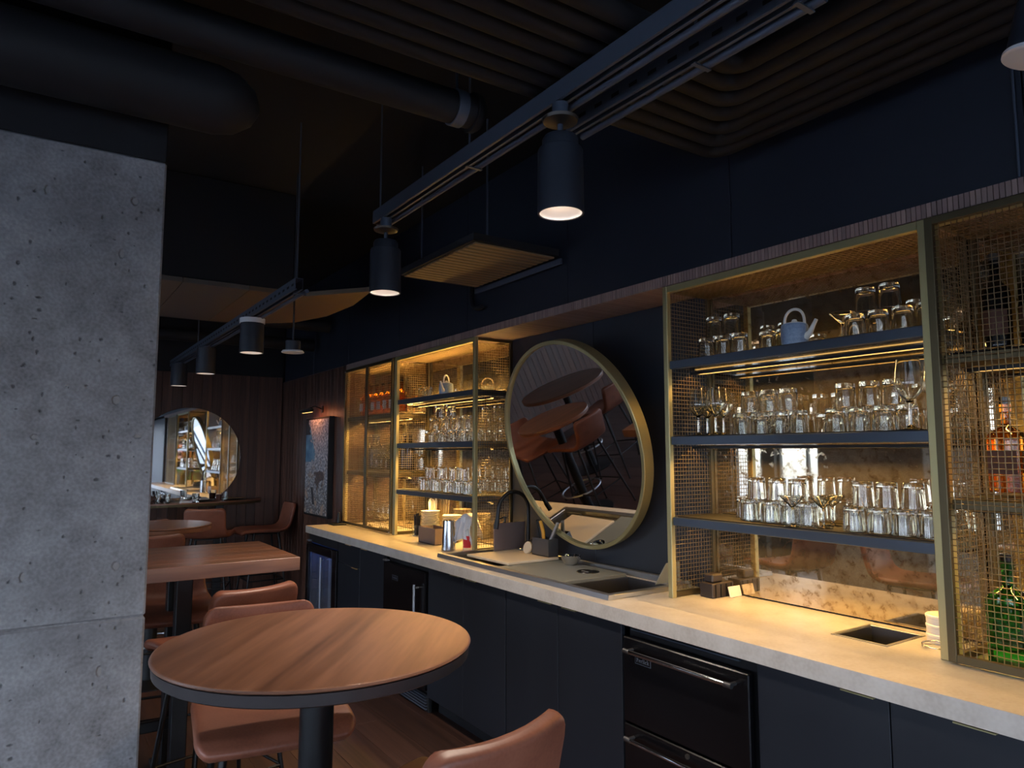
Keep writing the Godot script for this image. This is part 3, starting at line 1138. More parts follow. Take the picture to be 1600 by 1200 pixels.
	# round mirror on the back wall
	var bm := thing("wall_mirror", "round frameless mirror on the dark boarded end wall", "mirror", V(1.382, 1.502, 8.149))
	bm.rotation.x = PI / 2
	part(bm, "mirror_glass", lathem([Vector2(0, 0.012), Vector2(0.518, 0.012), Vector2(0.52, 0.01), Vector2(0.52, 0.002), Vector2(0, 0.002)], 96), M.mirror)
	# picture with a picture lamp
	var pc := thing("framed_painting", "tall framed abstract painting in blue, white and brown on the wood boards", "painting", V(2.34, 0.94, 6.78))
	part(pc, "frame", boxm(Vector3(0.05, 0.95, 0.68), 0.003), M.black_paint, Vector3(-0.026, 0.475, 0))
	var qm := QuadMesh.new()
	qm.size = Vector2(0.64, 0.91)
	var cv := part(pc, "canvas", qm, M.painting, Vector3(-0.0525, 0.475, 0))
	cv.rotation.y = -PI / 2
	var pl := thing("picture_lamp", "black tubular picture lamp on an arm above the painting", "lamp", V(2.34, 1.95, 6.78))
	var am := MB.new()
	am.tube([Vector3(-0.002, 0.02, 0), Vector3(-0.08, 0.05, 0), Vector3(-0.15, 0.02, 0)], 0.006, 10)
	part(pl, "arm", am.done(), M.black_metal)
	var tb := MB.new()
	tb.tube([V(-0.16, 0.0, -0.16), V(-0.16, 0.0, 0.16)], 0.017, 18)
	part(pl, "shade", tb.done(), M.black_metal)
	part(pl, "rose", boxm(Vector3(0.012, 0.07, 0.05), 0.003), M.black_metal, Vector3(-0.0065, 0.02, 0))
	part(pl, "led_light", boxm(Vector3(0.012, 0.004, 0.28)), M.led_warm, Vector3(-0.152, -0.017, 0))
	area_light(pl, "picture_area_light", Vector3(-0.15, -0.021, 0), Vector2(0.28, 0.012), 0.1, Color(1.0, 0.6, 0.38), Vector3(0.8, -0.6, 0))

func fridges() -> void:
	# glass-door wine fridge
	var t := thing("wine_fridge", "glass-door wine fridge lit blue inside, at the worktop end by the painting", "fridge", V(2.03, 0, 5.442))
	var L := 0.73
	var b := MB.new()
	b.box(V(0.31, 0.05, L / 2), Vector3(0.56, 0.1, L))
	b.box(V(0.31, 0.84, L / 2), Vector3(0.56, 0.03, L))
	b.box(V(0.58, 0.46, L / 2), Vector3(0.02, 0.73, L))
	b.box(V(0.31, 0.46, 0.01), Vector3(0.56, 0.73, 0.02))
	b.box(V(0.31, 0.46, L - 0.01), Vector3(0.56, 0.73, 0.02))
	part(t, "cabinet_body", b.done(), M.black_paint)
	var f := MB.new()
	f.box(V(0.0, 0.45, 0.05), Vector3(0.03, 0.66, 0.1), 0.002)
	f.box(V(0.0, 0.45, L - 0.03), Vector3(0.03, 0.66, 0.06), 0.002)
	f.box(V(0.0, 0.745, L / 2 + 0.02), Vector3(0.03, 0.07, L - 0.16), 0.002)
	f.box(V(0.0, 0.155, L / 2 + 0.02), Vector3(0.03, 0.07, L - 0.16), 0.002)
	var d := part(t, "door", f.done(), M.black_gloss)
	part(d, "pane", boxm(Vector3(0.006, 0.52, L - 0.17)), M.pane, V(0.005, 0.45, L / 2 + 0.02))
	var hd := MB.new()
	hd.tube([V(-0.035, 0.25, 0.3), V(-0.035, 0.7, 0.3)], 0.007, 12)
	hd.tube([V(-0.035, 0.27, 0.3), V(-0.012, 0.27, 0.3)], 0.005, 8)
	hd.tube([V(-0.035, 0.68, 0.3), V(-0.012, 0.68, 0.3)], 0.005, 8)
	part(d, "handle", hd.done(), M.steel)
	for y in [0.3, 0.45, 0.6]:
		var sh := MB.new()
		for k in 9:
			sh.tube([V(0.06 + k * 0.055, y, 0.03), V(0.06 + k * 0.055, y, L - 0.03)], 0.003, 6)
		part(t, "wire_shelf", sh.done(), M.chrome)
	part(t, "interior_light", boxm(Vector3(0.02, 0.006, L - 0.1)), M.led_blue, V(0.1, 0.812, L / 2))
	area_light(t, "interior_area_light", V(0.1, 0.806, L / 2), Vector2(0.02, L - 0.1), 0.3, Color(0.25, 0.45, 1.0), Vector3.DOWN)
	part(t, "fascia", boxm(Vector3(0.02, 0.07, L), 0.002), M.black_paint, V(0.02, 0.819, L / 2))
	part(t, "top_catch", boxm(Vector3(0.03, 0.012, 0.05), 0.002), M.steel, V(-0.006, 0.8, L - 0.05))
	var bm := shoulder_bottle(0.037, 0.3)
	for q in [[0.2, 0.12], [0.2, 0.3], [0.2, 0.48], [0.25, 0.62]]:
		one("fridge_bottle", bm, M.glass_green, "green bottle standing inside the blue-lit wine fridge", "bottle", V(2.03 + q[0], 0.3035 if q[1] < 0.4 else 0.1, 5.442 + q[1]), 0.0, "bottles inside the wine fridge").scale = Vector3(1, 0.48 if q[1] < 0.4 else 0.6, 1)
	# small black fridge
	t = thing("small_fridge", "small black fridge with an upright bar handle and a vent grille below", "fridge", V(2.03, 0, 3.922))
	L = 0.63
	part(t, "cabinet_body", boxm(Vector3(0.55, 0.74, L), 0.003), M.black_paint, V(0.31, 0.47, L / 2))
	d = part(t, "door", boxm(Vector3(0.03, 0.69, L - 0.02), 0.004), M.black_gloss, V(0.0, 0.475, L / 2))
	hd = MB.new()
	hd.tube([V(-0.045, -0.2, -0.22), V(-0.045, 0.27, -0.22)], 0.009, 14)
	hd.tube([V(-0.045, -0.18, -0.22), V(-0.014, -0.18, -0.22)], 0.006, 8)
	hd.tube([V(-0.045, 0.25, -0.22), V(-0.014, 0.25, -0.22)], 0.006, 8)
	part(d, "handle", hd.done(), M.steel)
	badge(d, V(-0.0165, 0.26, 0.12))
	part(t, "top_catch", boxm(Vector3(0.03, 0.01, 0.05), 0.002), M.steel, V(-0.015, 0.833, L - 0.05))
	part(t, "grille_recess", boxm(Vector3(0.02, 0.095, L - 0.02)), M.liner, V(0.03, 0.05, L / 2))
	for k in 5:
		part(t, "grille_bar", boxm(Vector3(0.012, 0.007, L - 0.06), 0.001), M.strut, V(0.014, 0.018 + k * 0.017, L / 2))
	# two-drawer fridge
	t = thing("drawer_fridge", "black two-drawer fridge with long steel bar handles", "fridge", V(2.03, 0, 1.57))
	L = 0.635
	part(t, "cabinet_body", boxm(Vector3(0.55, 0.82, L), 0.003), M.black_paint, V(0.31, 0.435, L / 2))
	part(t, "top_trim", boxm(Vector3(0.012, 0.006, L - 0.1), 0.001), M.shelf_metal, V(0.028, 0.838, L / 2 + 0.03))
	for q in [[0.49, 0.815], [0.12, 0.482]]:
		d = part(t, "drawer", boxm(Vector3(0.03, q[1] - q[0], L - 0.03), 0.004), M.black_gloss, V(0.0, (q[0] + q[1]) / 2, L / 2))
		var y: float = (q[1] - q[0]) / 2 - 0.042
		hd = MB.new()
		hd.tube([V(-0.05, y, -0.23), V(-0.05, y, 0.23)], 0.0085, 16)
		part(d, "handle", hd.done(), M.chrome)
		for s in [-1, 1]:
			var eb := MB.new()
			eb.tube([V(-0.05, y, s * 0.23), V(-0.05, y, s * 0.262)], 0.0095, 14)
			eb.tube([V(-0.05, y, s * 0.248), V(-0.014, y, s * 0.248)], 0.007, 10)
			part(d, "handle_end", eb.done(), M.steel_dull)
		if q[1] > 0.6:
			badge(d, V(-0.0165, 0.088, 0.19))
		else:
			var lk := MB.new()
			lk.tube([V(-0.022, 0.162, -0.03), V(-0.012, 0.162, -0.03)], 0.009, 16)
			part(d, "lock", lk.done(), M.bronze)

func badge(parent: Node, at: Vector3) -> void:
	var b := part(parent, "badge", boxm(Vector3(0.002, 0.03, 0.085), 0.0005), M.strut, at)
	part(b, "badge_face", boxm(Vector3(0.0022, 0.025, 0.08)), M.black_gloss, Vector3(-0.0003, 0, 0))
	var tm := TextMesh.new()
	var fn := SystemFont.new()
	fn.font_names = PackedStringArray(["Droid Serif"])
	fn.font_weight = 700
	tm.font = fn
	tm.text = "Perlick"
	tm.font_size = 16
	tm.pixel_size = 0.0012
	tm.depth = 0.001
	var l := part(b, "lettering", tm, M.strut, Vector3(-0.0016, 0, 0))
	l.rotation.y = -PI / 2

# ------------------------------------------------------------------ glassware and bottles
func build_glassware() -> void:
	var tu := tumbler_mesh()
	var wi := wine_mesh()
	var cp := coupe_mesh()
	var s1 := 1.957 + 0.0045
	var s2 := 1.62 + 0.0045
	var s3 := 1.268 + 0.0045
	var gh := 0.0885
	var put := func(mesh: Mesh, nm: String, x: float, y: float, zs: Array, label: String, cat: String, grp: String):
		for z in zs:
			one(nm, mesh, M.glass, label, cat, V(x, y, z), rng.randf() * TAU, grp)
	var R := "right open shelving"
	# right open shelving, lowest shelf
	put.call(tu, "tumbler", 2.47, s3, [1.91, 1.812, 1.72, 1.641], "upside-down clear tumbler in the bottom row of the stack beside the cocktail coupes", "glass", "tumblers beside the coupes, bottom row")
	put.call(tu, "tumbler", 2.555, s3, [2.0, 1.91, 1.82, 1.73], "upside-down clear tumbler in the back row behind the coupe-side stack", "glass", "tumblers beside the coupes, back row")
	put.call(tu, "tumbler", 2.47, s3 + gh, [1.872, 1.775, 1.684], "upside-down clear tumbler on top of the stack beside the cocktail coupes", "glass", "tumblers beside the coupes, top row")
	put.call(cp, "coupe_glass", 2.39, s3, [1.655], "clear cocktail coupe in front of the tumblers on the lowest open shelf", "glass", "coupes on the lowest open shelf")
	put.call(cp, "coupe_glass", 2.43, s3, [1.555], "clear cocktail coupe in front of the tumblers on the lowest open shelf", "glass", "coupes on the lowest open shelf")
	put.call(cp, "coupe_glass", 2.53, s3, [1.58], "clear cocktail coupe in front of the tumblers on the lowest open shelf", "glass", "coupes on the lowest open shelf")
	put.call(tu, "tumbler", 2.44, s3, [1.443, 1.356, 1.27, 1.187], "upside-down tumbler, bottom row of the post-end stack on the lowest shelf above the caddy", "glass", "post-end tumblers on the lowest shelf, bottom row")
	put.call(tu, "tumbler", 2.525, s3, [1.47, 1.385, 1.3, 1.215], "upside-down tumbler, back row of the post-end stack on the lowest shelf above the caddy", "glass", "post-end tumblers on the lowest shelf, back row")
	put.call(tu, "tumbler", 2.44, s3 + gh, [1.405, 1.32, 1.232], "upside-down tumbler, top row of the post-end stack on the lowest shelf above the caddy", "glass", "post-end tumblers on the lowest shelf, top row")
	# middle shelf
	put.call(wi, "wine_glass", 2.43, s2, [2.135, 2.04], "clear stemmed wine glass beside the mesh side of the middle shelf", "glass", "wine glasses by the mesh side")
	put.call(wi, "wine_glass", 2.53, s2, [2.17, 2.08], "clear stemmed wine glass beside the mesh side of the middle shelf", "glass", "wine glasses by the mesh side")
	put.call(tu, "tumbler", 2.46, s2, [1.931, 1.84, 1.75, 1.661], "upside-down tumbler, bottom row of the middle-shelf stack beside the mesh-side wine glasses", "glass", "middle-shelf tumblers by the wine glasses, bottom row")
	put.call(tu, "tumbler", 2.545, s2, [1.99, 1.9, 1.81, 1.72], "upside-down tumbler, back row of the middle-shelf stack beside the mesh-side wine glasses", "glass", "middle-shelf tumblers by the wine glasses, back row")
	put.call(tu, "tumbler", 2.46, s2 + gh, [1.885, 1.79, 1.703], "upside-down tumbler, top row of the middle-shelf stack beside the mesh-side wine glasses", "glass", "middle-shelf tumblers by the wine glasses, top row")
	put.call(tu, "tumbler", 2.545, s2 + gh, [1.86], "single upside-down tumbler behind the top row of the middle-shelf stack", "glass", "")
	put.call(tu, "tumbler", 2.45, s2, [1.503, 1.413, 1.325, 1.243], "upside-down tumbler, bottom row of the middle-shelf stack behind the large wine glass", "glass", "middle-shelf tumblers behind the large wine glass, bottom row")
	put.call(tu, "tumbler", 2.535, s2, [1.52, 1.435, 1.35], "upside-down tumbler, back row of the middle-shelf stack behind the large wine glass", "glass", "middle-shelf tumblers behind the large wine glass, back row")
	put.call(tu, "tumbler", 2.45, s2 + gh, [1.46, 1.37, 1.285], "upside-down tumbler, top row of the middle-shelf stack behind the large wine glass", "glass", "middle-shelf tumblers behind the large wine glass, top row")
	one("wine_glass", wine_mesh(1.13), M.glass, "large clear wine glass standing in front of the middle-shelf tumblers near the post", "glass", V(2.385, s2, 1.2))
	one("wine_glass", wine_mesh(1.12), M.glass, "large clear wine glass half hidden behind the brass post", "glass", V(2.49, s2, 1.16))
	# top shelf
	put.call(tu, "tumbler", 2.45, s1, [2.095, 2.007, 1.918], "upside-down clear tumbler in the bottom row of the top-shelf stack by the mesh side", "glass", "top-shelf tumblers by the mesh side, bottom row")
	put.call(tu, "tumbler", 2.45, s1 + gh, [2.05, 1.955], "upside-down clear tumbler on top of the top-shelf stack by the mesh side", "glass", "top-shelf tumblers by the mesh side, top row")
	put.call(tu, "tumbler", 2.52, s1, [1.832, 1.752], "upside-down clear tumbler standing next to the blue-grey teapot", "glass", "tumblers next to the teapot")
	put.call(tu, "tumbler", 2.46, s1, [1.417, 1.33, 1.245, 1.165], "upside-down clear tumbler in the bottom row of the top-shelf stack by the post", "glass", "top-shelf tumblers by the post, bottom row")
	put.call(tu, "tumbler", 2.46, s1 + gh, [1.373, 1.287], "upside-down clear tumbler on top of the top-shelf stack by the post", "glass", "top-shelf tumblers by the post, top row")
	put.call(cp, "coupe_glass", 2.52, s1, [1.5], "small clear coupe between the teapot and the post-side tumblers", "glass", "")
	teapot("teapot", "blue-grey ceramic teapot with a white loop handle on the shelving above the caddy", V(2.44, s1, 1.65), 0.0 + PI, "teapots on the top shelves").rotation.y = PI
	# left open shelving
	teapot("teapot", "pale ceramic teapot on the top shelf above the plates", V(2.46, s1, 4.5), -PI / 2, "teapots on the top shelves").rotation.y = PI * 0.7
	put.call(tu, "tumbler", 2.5, s1, [4.95, 4.86], "upside-down clear tumbler behind the mesh end of the top shelf above the plates", "glass", "tumblers at the far end of the left top shelf")
	put.call(tu, "tumbler", 2.44, s2, [4.715, 4.545, 4.384, 4.232, 4.12], "upside-down clear tumbler in the bottom row of the middle shelf above the plates", "glass", "left middle-shelf tumblers, bottom row")
	put.call(tu, "tumbler", 2.53, s2, [4.78, 4.63, 4.48, 4.33, 4.18], "upside-down clear tumbler in the back row of the middle shelf above the plates", "glass", "left middle-shelf tumblers, back row")
	put.call(tu, "tumbler", 2.44, s2 + gh, [4.64, 4.47, 4.31, 4.17], "upside-down clear tumbler in the second row of the middle shelf above the plates", "glass", "left middle-shelf tumblers, second row")
	put.call(tu, "tumbler", 2.44, s2 + gh * 2, [4.555, 4.39], "upside-down clear tumbler at the top of the middle-shelf pile above the plates", "glass", "left middle-shelf tumblers, top row")
	put.call(tu, "tumbler", 2.44, s3, [4.798, 4.605, 4.415, 4.27, 4.133], "upside-down clear tumbler in the bottom row of the lowest shelf above the plates", "glass", "left lowest-shelf tumblers, bottom row")
	put.call(tu, "tumbler", 2.53, s3, [4.86, 4.7, 4.5, 4.34, 4.19], "upside-down clear tumbler in the back row of the lowest shelf above the plates", "glass", "left lowest-shelf tumblers, back row")
	put.call(tu, "tumbler", 2.44, s3 + gh, [4.7, 4.51, 4.34, 4.2], "upside-down clear tumbler in the top row of the lowest shelf above the plates", "glass", "left lowest-shelf tumblers, top row")
	# left mesh cabinet
	var sq := square_bottle(0.1, 0.075, 0.24)
	var z := 5.25
	var k := 0
	while z < 6.1:
		bottle("spirit_bottle", sq, M.glass_amber, V(2.46, 1.8795, z), "square amber bottle with a white label in the mesh cabinet by the painting", "amber bottles in the mesh cabinet by the painting", Vector3(0.001, 0.07, 0.075), Vector3(-0.0385, 0.07, 0), M.label_white)
		z += 0.125
		k += 1
	put.call(wi, "wine_glass", 2.46, 1.4095, [5.44, 5.53, 5.63, 5.74], "clear wine glass on the middle shelf of the mesh cabinet by the painting", "glass", "wine glasses on the middle shelf of the far cabinet")
	var dk := shoulder_bottle(0.04, 0.28)
	for zz in [5.22, 5.32, 5.86, 5.96, 6.06]:
		bottle("wine_bottle", dk, M.bottle_black, V(2.53, 1.4095, zz), "dark bottle on the middle shelf of the mesh cabinet by the painting", "dark bottles in the far cabinet", Vector3(), Vector3(), null)
	put.call(wi, "wine_glass", 2.45, CT, [5.4, 5.5, 5.6, 5.83], "clear wine glass on the worktop inside the mesh cabinet by the painting", "glass", "wine glasses at the bottom of the far cabinet")
	# right mesh cabinet
	for zz in [0.975, 0.87, 0.765, 0.66, 0.55, 0.44, 0.33, 0.22]:
		bottle("wine_bottle", dk, M.bottle_black, V(2.5, 1.8745, zz), "black bottle with a brown label in the single-door mesh cabinet", "black bottles in the near cabinet", Vector3(0.001, 0.08, 0.05), Vector3(-0.0402, 0.08, 0), M.label_brown)
	var sa := square_bottle(0.1, 0.085, 0.27)
	for zz in [0.97, 0.845, 0.72, 0.595, 0.47, 0.345, 0.22]:
		bottle("spirit_bottle", sa, M.glass_amber, V(2.5, 1.4295, zz), "square amber bottle with a dark label in the single-door mesh cabinet", "amber bottles in the near cabinet", Vector3(0.001, 0.07, 0.08), Vector3(-0.0435, 0.09, 0), M.label_brown)
	var sg := square_bottle(0.115, 0.1, 0.3)
	for zz in [0.985, 0.855, 0.725, 0.595, 0.465, 0.335, 0.205]:
		bottle("gin_bottle", sg, M.glass_green, V(2.48, CT, zz), "squat green glass bottle at the bottom of the single-door mesh cabinet", "green bottles in the near cabinet", Vector3(), Vector3(), null)

var bottle0 := {}
func bottle(called: String, mesh: Mesh, m: Material, at: Vector3, label: String, group: String, lab: Vector3, lat: Vector3, lm: Material) -> void:
	var key := label
	if bottle0.has(key):
		dup(bottle0[key], at, 0.0)
		return
	var t := thing(called, label, "bottle", at, 0.0, group)
	bottle0[key] = t
	part(t, "glass_body", mesh, m)
	var bb := mesh.get_aabb()
	var r := bb.size.z * (0.15 if called != "wine_bottle" else 0.21)
	part(t, "cap", lathem([Vector2(0, bb.size.y + 0.0005), Vector2(r * 1.05, bb.size.y + 0.0005), Vector2(r * 1.05, bb.size.y + 0.022), Vector2(0, bb.size.y + 0.022)], 18), M.bottle_black if called != "wine_bottle" else M.bronze)
	if lm != null:
		if called == "wine_bottle":
			# label wraps the front of the round body
			var b := MB.new()
			var rr := 0.0404
			var rows := []
			for k in 13:
				var a := PI - 1.1 + 2.2 * k / 12
				var d := Vector3(cos(a), 0, sin(a))
				rows.append(PackedVector3Array([d * rr + Vector3(0, 0.04, 0), d * rr + Vector3(0, 0.12, 0), d * (rr + 0.0005) + Vector3(0, 0.12, 0), d * (rr + 0.0005) + Vector3(0, 0.04, 0)]))
			b.grid(rows, true)
			part(t, "label", b.done(), lm)
		else:
			part(t, "label", boxm(lab), lm, lat)

# ------------------------------------------------------------------ things on the worktop
func build_counter_items() -> void:
	# sink station, raised steel rim
	var x0 := 2.075
	var x1 := 2.6
	var z0 := 2.345
	var z1 := 3.893
	var t := thing("sink_station", "stainless steel sink station with a raised rim and an open basin, under the round mirror", "sink", V(x0, CT, z0))
	var W := x1 - x0
	var L := z1 - z0
	var rim := MB.new()
	rim.box(V(W - 0.012, 0.016, L / 2), Vector3(0.024, 0.031, L), 0.003)
	rim.box(V(W / 2, 0.011, 0.018), Vector3(W - 0.06, 0.021, 0.036), 0.003)
	rim.box(V(W / 2, 0.011, L - 0.018), Vector3(W - 0.06, 0.021, 0.036), 0.003)
	var lip := MB.new()      # front lip with a slightly sloping face
	lip.prism(PackedVector2Array([Vector2(0, 0.0005), Vector2(0.036, 0.0005), Vector2(0.036, 0.0215), Vector2(0.0045, 0.0215)]), 0.0, L)
	var rm := part(t, "rim", rim.done(), M.steel)
	part(rm, "front_lip", lip.done(), M.steel).rotation.x = -PI / 2
	var bs := MB.new()
	var bw := 0.44
	b_open(bs, V(0.036 + bw / 2, -0.1, 0.21), Vector3(bw, 0.2, 0.34))
	part(t, "basin", bs.done(), M.steel_dull)
	var b2 := MB.new()
	b_open(b2, V(0.036 + bw / 2, -0.07, 1.43), Vector3(bw, 0.14, 0.17))
	part(t, "drain_tray", b2.done(), M.steel)
	part(t, "deck", boxm(Vector3(bw, 0.012, 0.94)), M.steel_dull, V(0.036 + bw / 2, -0.012, 0.855))
	# cover slab with a round hole
	var cs := thing("sink_cover", "grey sink cover slab with a round black opening", "board", V(2.112, CT + 0.0, 2.74))
	part(cs, "slab", boxm(Vector3(0.44, 0.02, 0.56), 0.003), M.board_grey, V(0.22, 0.006, 0.28))
	part(cs, "opening", lathem([Vector2(0, 0.0162), Vector2(0.05, 0.0162), Vector2(0.052, 0.019), Vector2(0.058, 0.019), Vector2(0.06, 0.0162), Vector2(0.06, 0.016), Vector2(0, 0.016)], 36), M.black_gloss, V(0.31, 0, 0.15))
	part(cs, "finger_tab", boxm(Vector3(0.012, 0.003, 0.05), 0.001), M.steel, V(0.29, 0.0195, 0.15))
	one("cutting_board", boxm(Vector3(0.36, 0.014, 0.42), 0.003), M.board_cream, "cream cutting board lying on the sink station", "cutting board", V(2.36, CT + 0.0235, 3.5), 0.03)
	one("splash_guard", boxm(Vector3(0.24, 0.165, 0.006), 0.002), M.steel_brushed, "dull steel splash guard standing upright across the sink station", "splash guard", V(2.49, CT + 0.115, 3.72), 0.04)
	# black arched tap
	var fa := thing("faucet", "matt black gooseneck tap arching over the sink", "faucet", V(2.585, CT, 3.655))
	part(fa, "base", lathem([Vector2(0, 0.032), Vector2(0.026, 0.032), Vector2(0.026, 0.05), Vector2(0.018, 0.058), Vector2(0, 0.058)], 24), M.black_metal)
	var pts := [Vector3(0, 0.058, 0), Vector3(0, 0.15, 0), Vector3(0, 0.28, 0)]
	for k in range(1, 13):
		var a := PI * k / 12 * 0.94
		pts.append(Vector3(-0.11 + 0.11 * cos(a), 0.28 + 0.11 * sin(a), 0))
	pts.append(Vector3(-0.228, 0.225, 0))
	var nb := MB.new()
	nb.tube(pts, 0.0125, 16)
	part(fa, "neck", nb.done(), M.black_metal)
	var sp := MB.new()
	sp.tube([Vector3(-0.2285, 0.224, 0), Vector3(-0.238, 0.17, 0)], 0.0155, 16)
	part(fa, "spout_head", sp.done(), M.black_metal)
	var lv := MB.new()
	lv.tube([Vector3(0, 0.09, 0.012), Vector3(0.0, 0.1, 0.07)], 0.006, 10)
	part(fa, "lever", lv.done(), M.black_metal)
	var sd := thing("soap_dispenser", "black pump soap dispenser behind the splash guard", "dispenser", V(2.52, CT + 0.0215, 3.82))
	part(sd, "body", lathem([Vector2(0, 0), Vector2(0.03, 0), Vector2(0.031, 0.004), Vector2(0.031, 0.14), Vector2(0.022, 0.15), Vector2(0, 0.15)], 24), M.black_gloss)
	part(sd, "pump", lathem([Vector2(0, 0.1505), Vector2(0.012, 0.1505), Vector2(0.012, 0.17), Vector2(0.006, 0.172), Vector2(0.006, 0.19), Vector2(0.014, 0.192), Vector2(0.014, 0.202), Vector2(0, 0.202)], 16), M.black_metal)
	var nz := MB.new()
	nz.tube([Vector3(-0.012, 0.197, 0), Vector3(-0.05, 0.19, 0)], 0.005, 10)
	part(sd, "nozzle", nz.done(), M.black_metal)
	# utensils in a steel holder
	var kx := 2.525
	var kz := 3.4
	var kb := thing("utensil_holder", "small dark steel holder for knives on the sink deck", "holder", V(kx, CT + 0.031, kz))
	var hb := MB.new()
	b_open(hb, Vector3(0, 0.05, 0), Vector3(0.07, 0.1, 0.16))
	part(kb, "box", hb.done(), M.steel_dull)
	var us := [[0.055, 0.02, "black_gloss", "black-handled knife standing in the steel holder", "knife"], [0.025, -0.005, "black_metal", "second dark knife standing in the steel holder beside the yellow brush", "knife"], [-0.01, -0.03, "yellow_plastic", "yellow-handled brush standing in the steel holder", "brush"], [-0.055, -0.01, "steel", "bright steel bar spoon leaning in the holder", "spoon"]]
	for q in us:
		var u := thing("utensil_" + q[4], q[3], q[4], V(kx + q[1] * 0.5, CT + 0.0355, kz + q[0]))
		var hm := MB.new()
		var lean: float = 0.05 if q[4] != "spoon" else -0.06
		hm.tube([V(0, 0.08, 0), V(0.01, 0.13, lean * 0.4), V(0.012, 0.19, lean)], [0.009, 0.012, 0.01], 10)
		part(u, "handle", hm.done(), M[q[2]])
		var bl := MB.new()
		bl.box(V(0, 0.042, 0), Vector3(0.003, 0.076, 0.018), 0.0005)
		part(u, "blade", bl.done(), M.steel)
	one("scraper", lathem([Vector2(0, 0), Vector2(0.034, 0), Vector2(0.036, 0.003), Vector2(0.036, 0.012), Vector2(0.034, 0.014), Vector2(0, 0.014)], 28), M.board_cream, "round cream bowl scraper leaning by the utensil holder", "scraper", V(2.5, CT + 0.062, 3.53)).rotation = Vector3(0.25, 0, PI / 2 - 0.3)
	one("mixing_bowl", lathem([Vector2(0, 0.003), Vector2(0.03, 0.003), Vector2(0.05, 0.03), Vector2(0.054, 0.05), Vector2(0.056, 0.05), Vector2(0.053, 0.03), Vector2(0.033, 0.0), Vector2(0, 0.0)], 32), M.chrome, "small shiny steel bowl at the back of the sink cover", "bowl", V(2.495, CT + 0.017, 3.12))
	var bag := MB.new()
	bag.prism(PackedVector2Array([Vector2(0, 0), Vector2(0.16, 0), Vector2(0.16, -0.09), Vector2(0.075, -0.09)]), 0.0, 0.006)
	one("menu_card_holder", bag.done(), M.board_grey, "grey slanted acrylic sheet leaning beside the brass post", "sheet", V(2.43, CT + 0.0215, 2.42)).rotation = Vector3(PI / 2, 0, 0)
	# trash chute
	var tc := thing("waste_chute", "square steel-lined waste opening sunk into the worktop", "waste chute", V(2.465, CT, 1.39))
	var ch := MB.new()
	b_open(ch, Vector3(0, -0.1, 0), Vector3(0.222, 0.2, 0.172))
	part(tc, "liner", ch.done(), M.steel_dull)
	var cr := MB.new()
	for s in [-1.0, 1.0]:
		cr.box(Vector3(s * 0.117, 0.0015, 0), Vector3(0.012, 0.003, 0.2), 0.001)
		cr.box(Vector3(0, 0.0015, s * 0.093), Vector3(0.222, 0.003, 0.012), 0.001)
	part(tc, "collar", cr.done(), M.steel)
	# caddies and card
	var cd := thing("bar_caddy", "black divided bar caddy against the mesh side", "caddy", V(2.545, CT, 2.155))
	part(cd, "box", boxm(Vector3(0.14, 0.062, 0.07), 0.003), M.edge_dark, Vector3(0, 0.031, 0))
	for k in 4:
		part(cd, "divider", boxm(Vector3(0.004, 0.056, 0.004)), M.black_metal, Vector3(-0.05 + 0.034 * k, 0.03, 0.0365))
	one("napkin_box", boxm(Vector3(0.07, 0.036, 0.05), 0.006), M.edge_dark, "small black box on top of the bar caddy", "box", V(2.53, CT + 0.0805, 2.16))
	one("place_card", boxm(Vector3(0.075, 0.046, 0.006), 0.001), M.paper, "blank white card propped against the bar caddy", "card", V(2.592, CT + 0.0235, 2.096)).rotation = Vector3(-0.25, 0.0, 0)
	# coaster tins
	for k in 3:
		one("coaster_tin", lathem([Vector2(0, 0), Vector2(0.05, 0), Vector2(0.052, 0.003), Vector2(0.052, 0.018), Vector2(0.054, 0.02), Vector2(0.054, 0.027), Vector2(0.051, 0.03), Vector2(0, 0.03)], 40), M.ceramic, ["round cream tin at the bottom of the pile beside the mesh cabinet", "round cream tin in the middle of the pile beside the mesh cabinet", "round cream tin on top of the pile beside the mesh cabinet"][k], "tin", V(2.56, CT + 0.0305 * k, 1.215), 0.0, "pile of cream tins")
	var wc := MB.new()
	var wp := []
	for k in 60:
		var a := TAU * k / 20.0
		wp.append(Vector3(0.04 * cos(a), 0.004 + 0.012 * k / 60.0 + 0.004 * sin(a * 0.7), 0.04 * sin(a)))
	wc.tube(wp, 0.0022, 6)
	one("wire_coil", wc.done(), M.chrome, "thin steel wire coil lying in front of the cream tins", "wire", V(2.45, CT, 1.19))
	# left part of the worktop
	var cup := thing("straw_cup", "glass cup full of black straws on the worktop", "cup", V(2.46, CT, 4.94))
	part(cup, "cup_body", lathem([Vector2(0, 0.006), Vector2(0.033, 0.006), Vector2(0.037, 0.085), Vector2(0.039, 0.085), Vector2(0.035, 0), Vector2(0, 0)], 28), M.glass)
	for k in 14:
		var a := TAU * k / 14.0 * 2.4
		var r := 0.008 + 0.016 * ((k * 5) % 7) / 7.0
		var st := MB.new()
		st.tube([Vector3(r * cos(a), 0.0075, r * sin(a)), Vector3(r * 1.35 * cos(a), 0.15 + 0.01 * (k % 3), r * 1.35 * sin(a))], 0.0035, 8)
		part(cup, "straw", st.done(), M.black_gloss)
	var tr := thing("steel_tray", "grey steel tray standing in front of the stacked plates", "tray", V(2.37, CT, 4.49))
	var tb := MB.new()
	b_open(tb, Vector3(0, 0.055, 0), Vector3(0.12, 0.11, 0.25))
	part(tr, "box", tb.done(), M.steel_brushed)
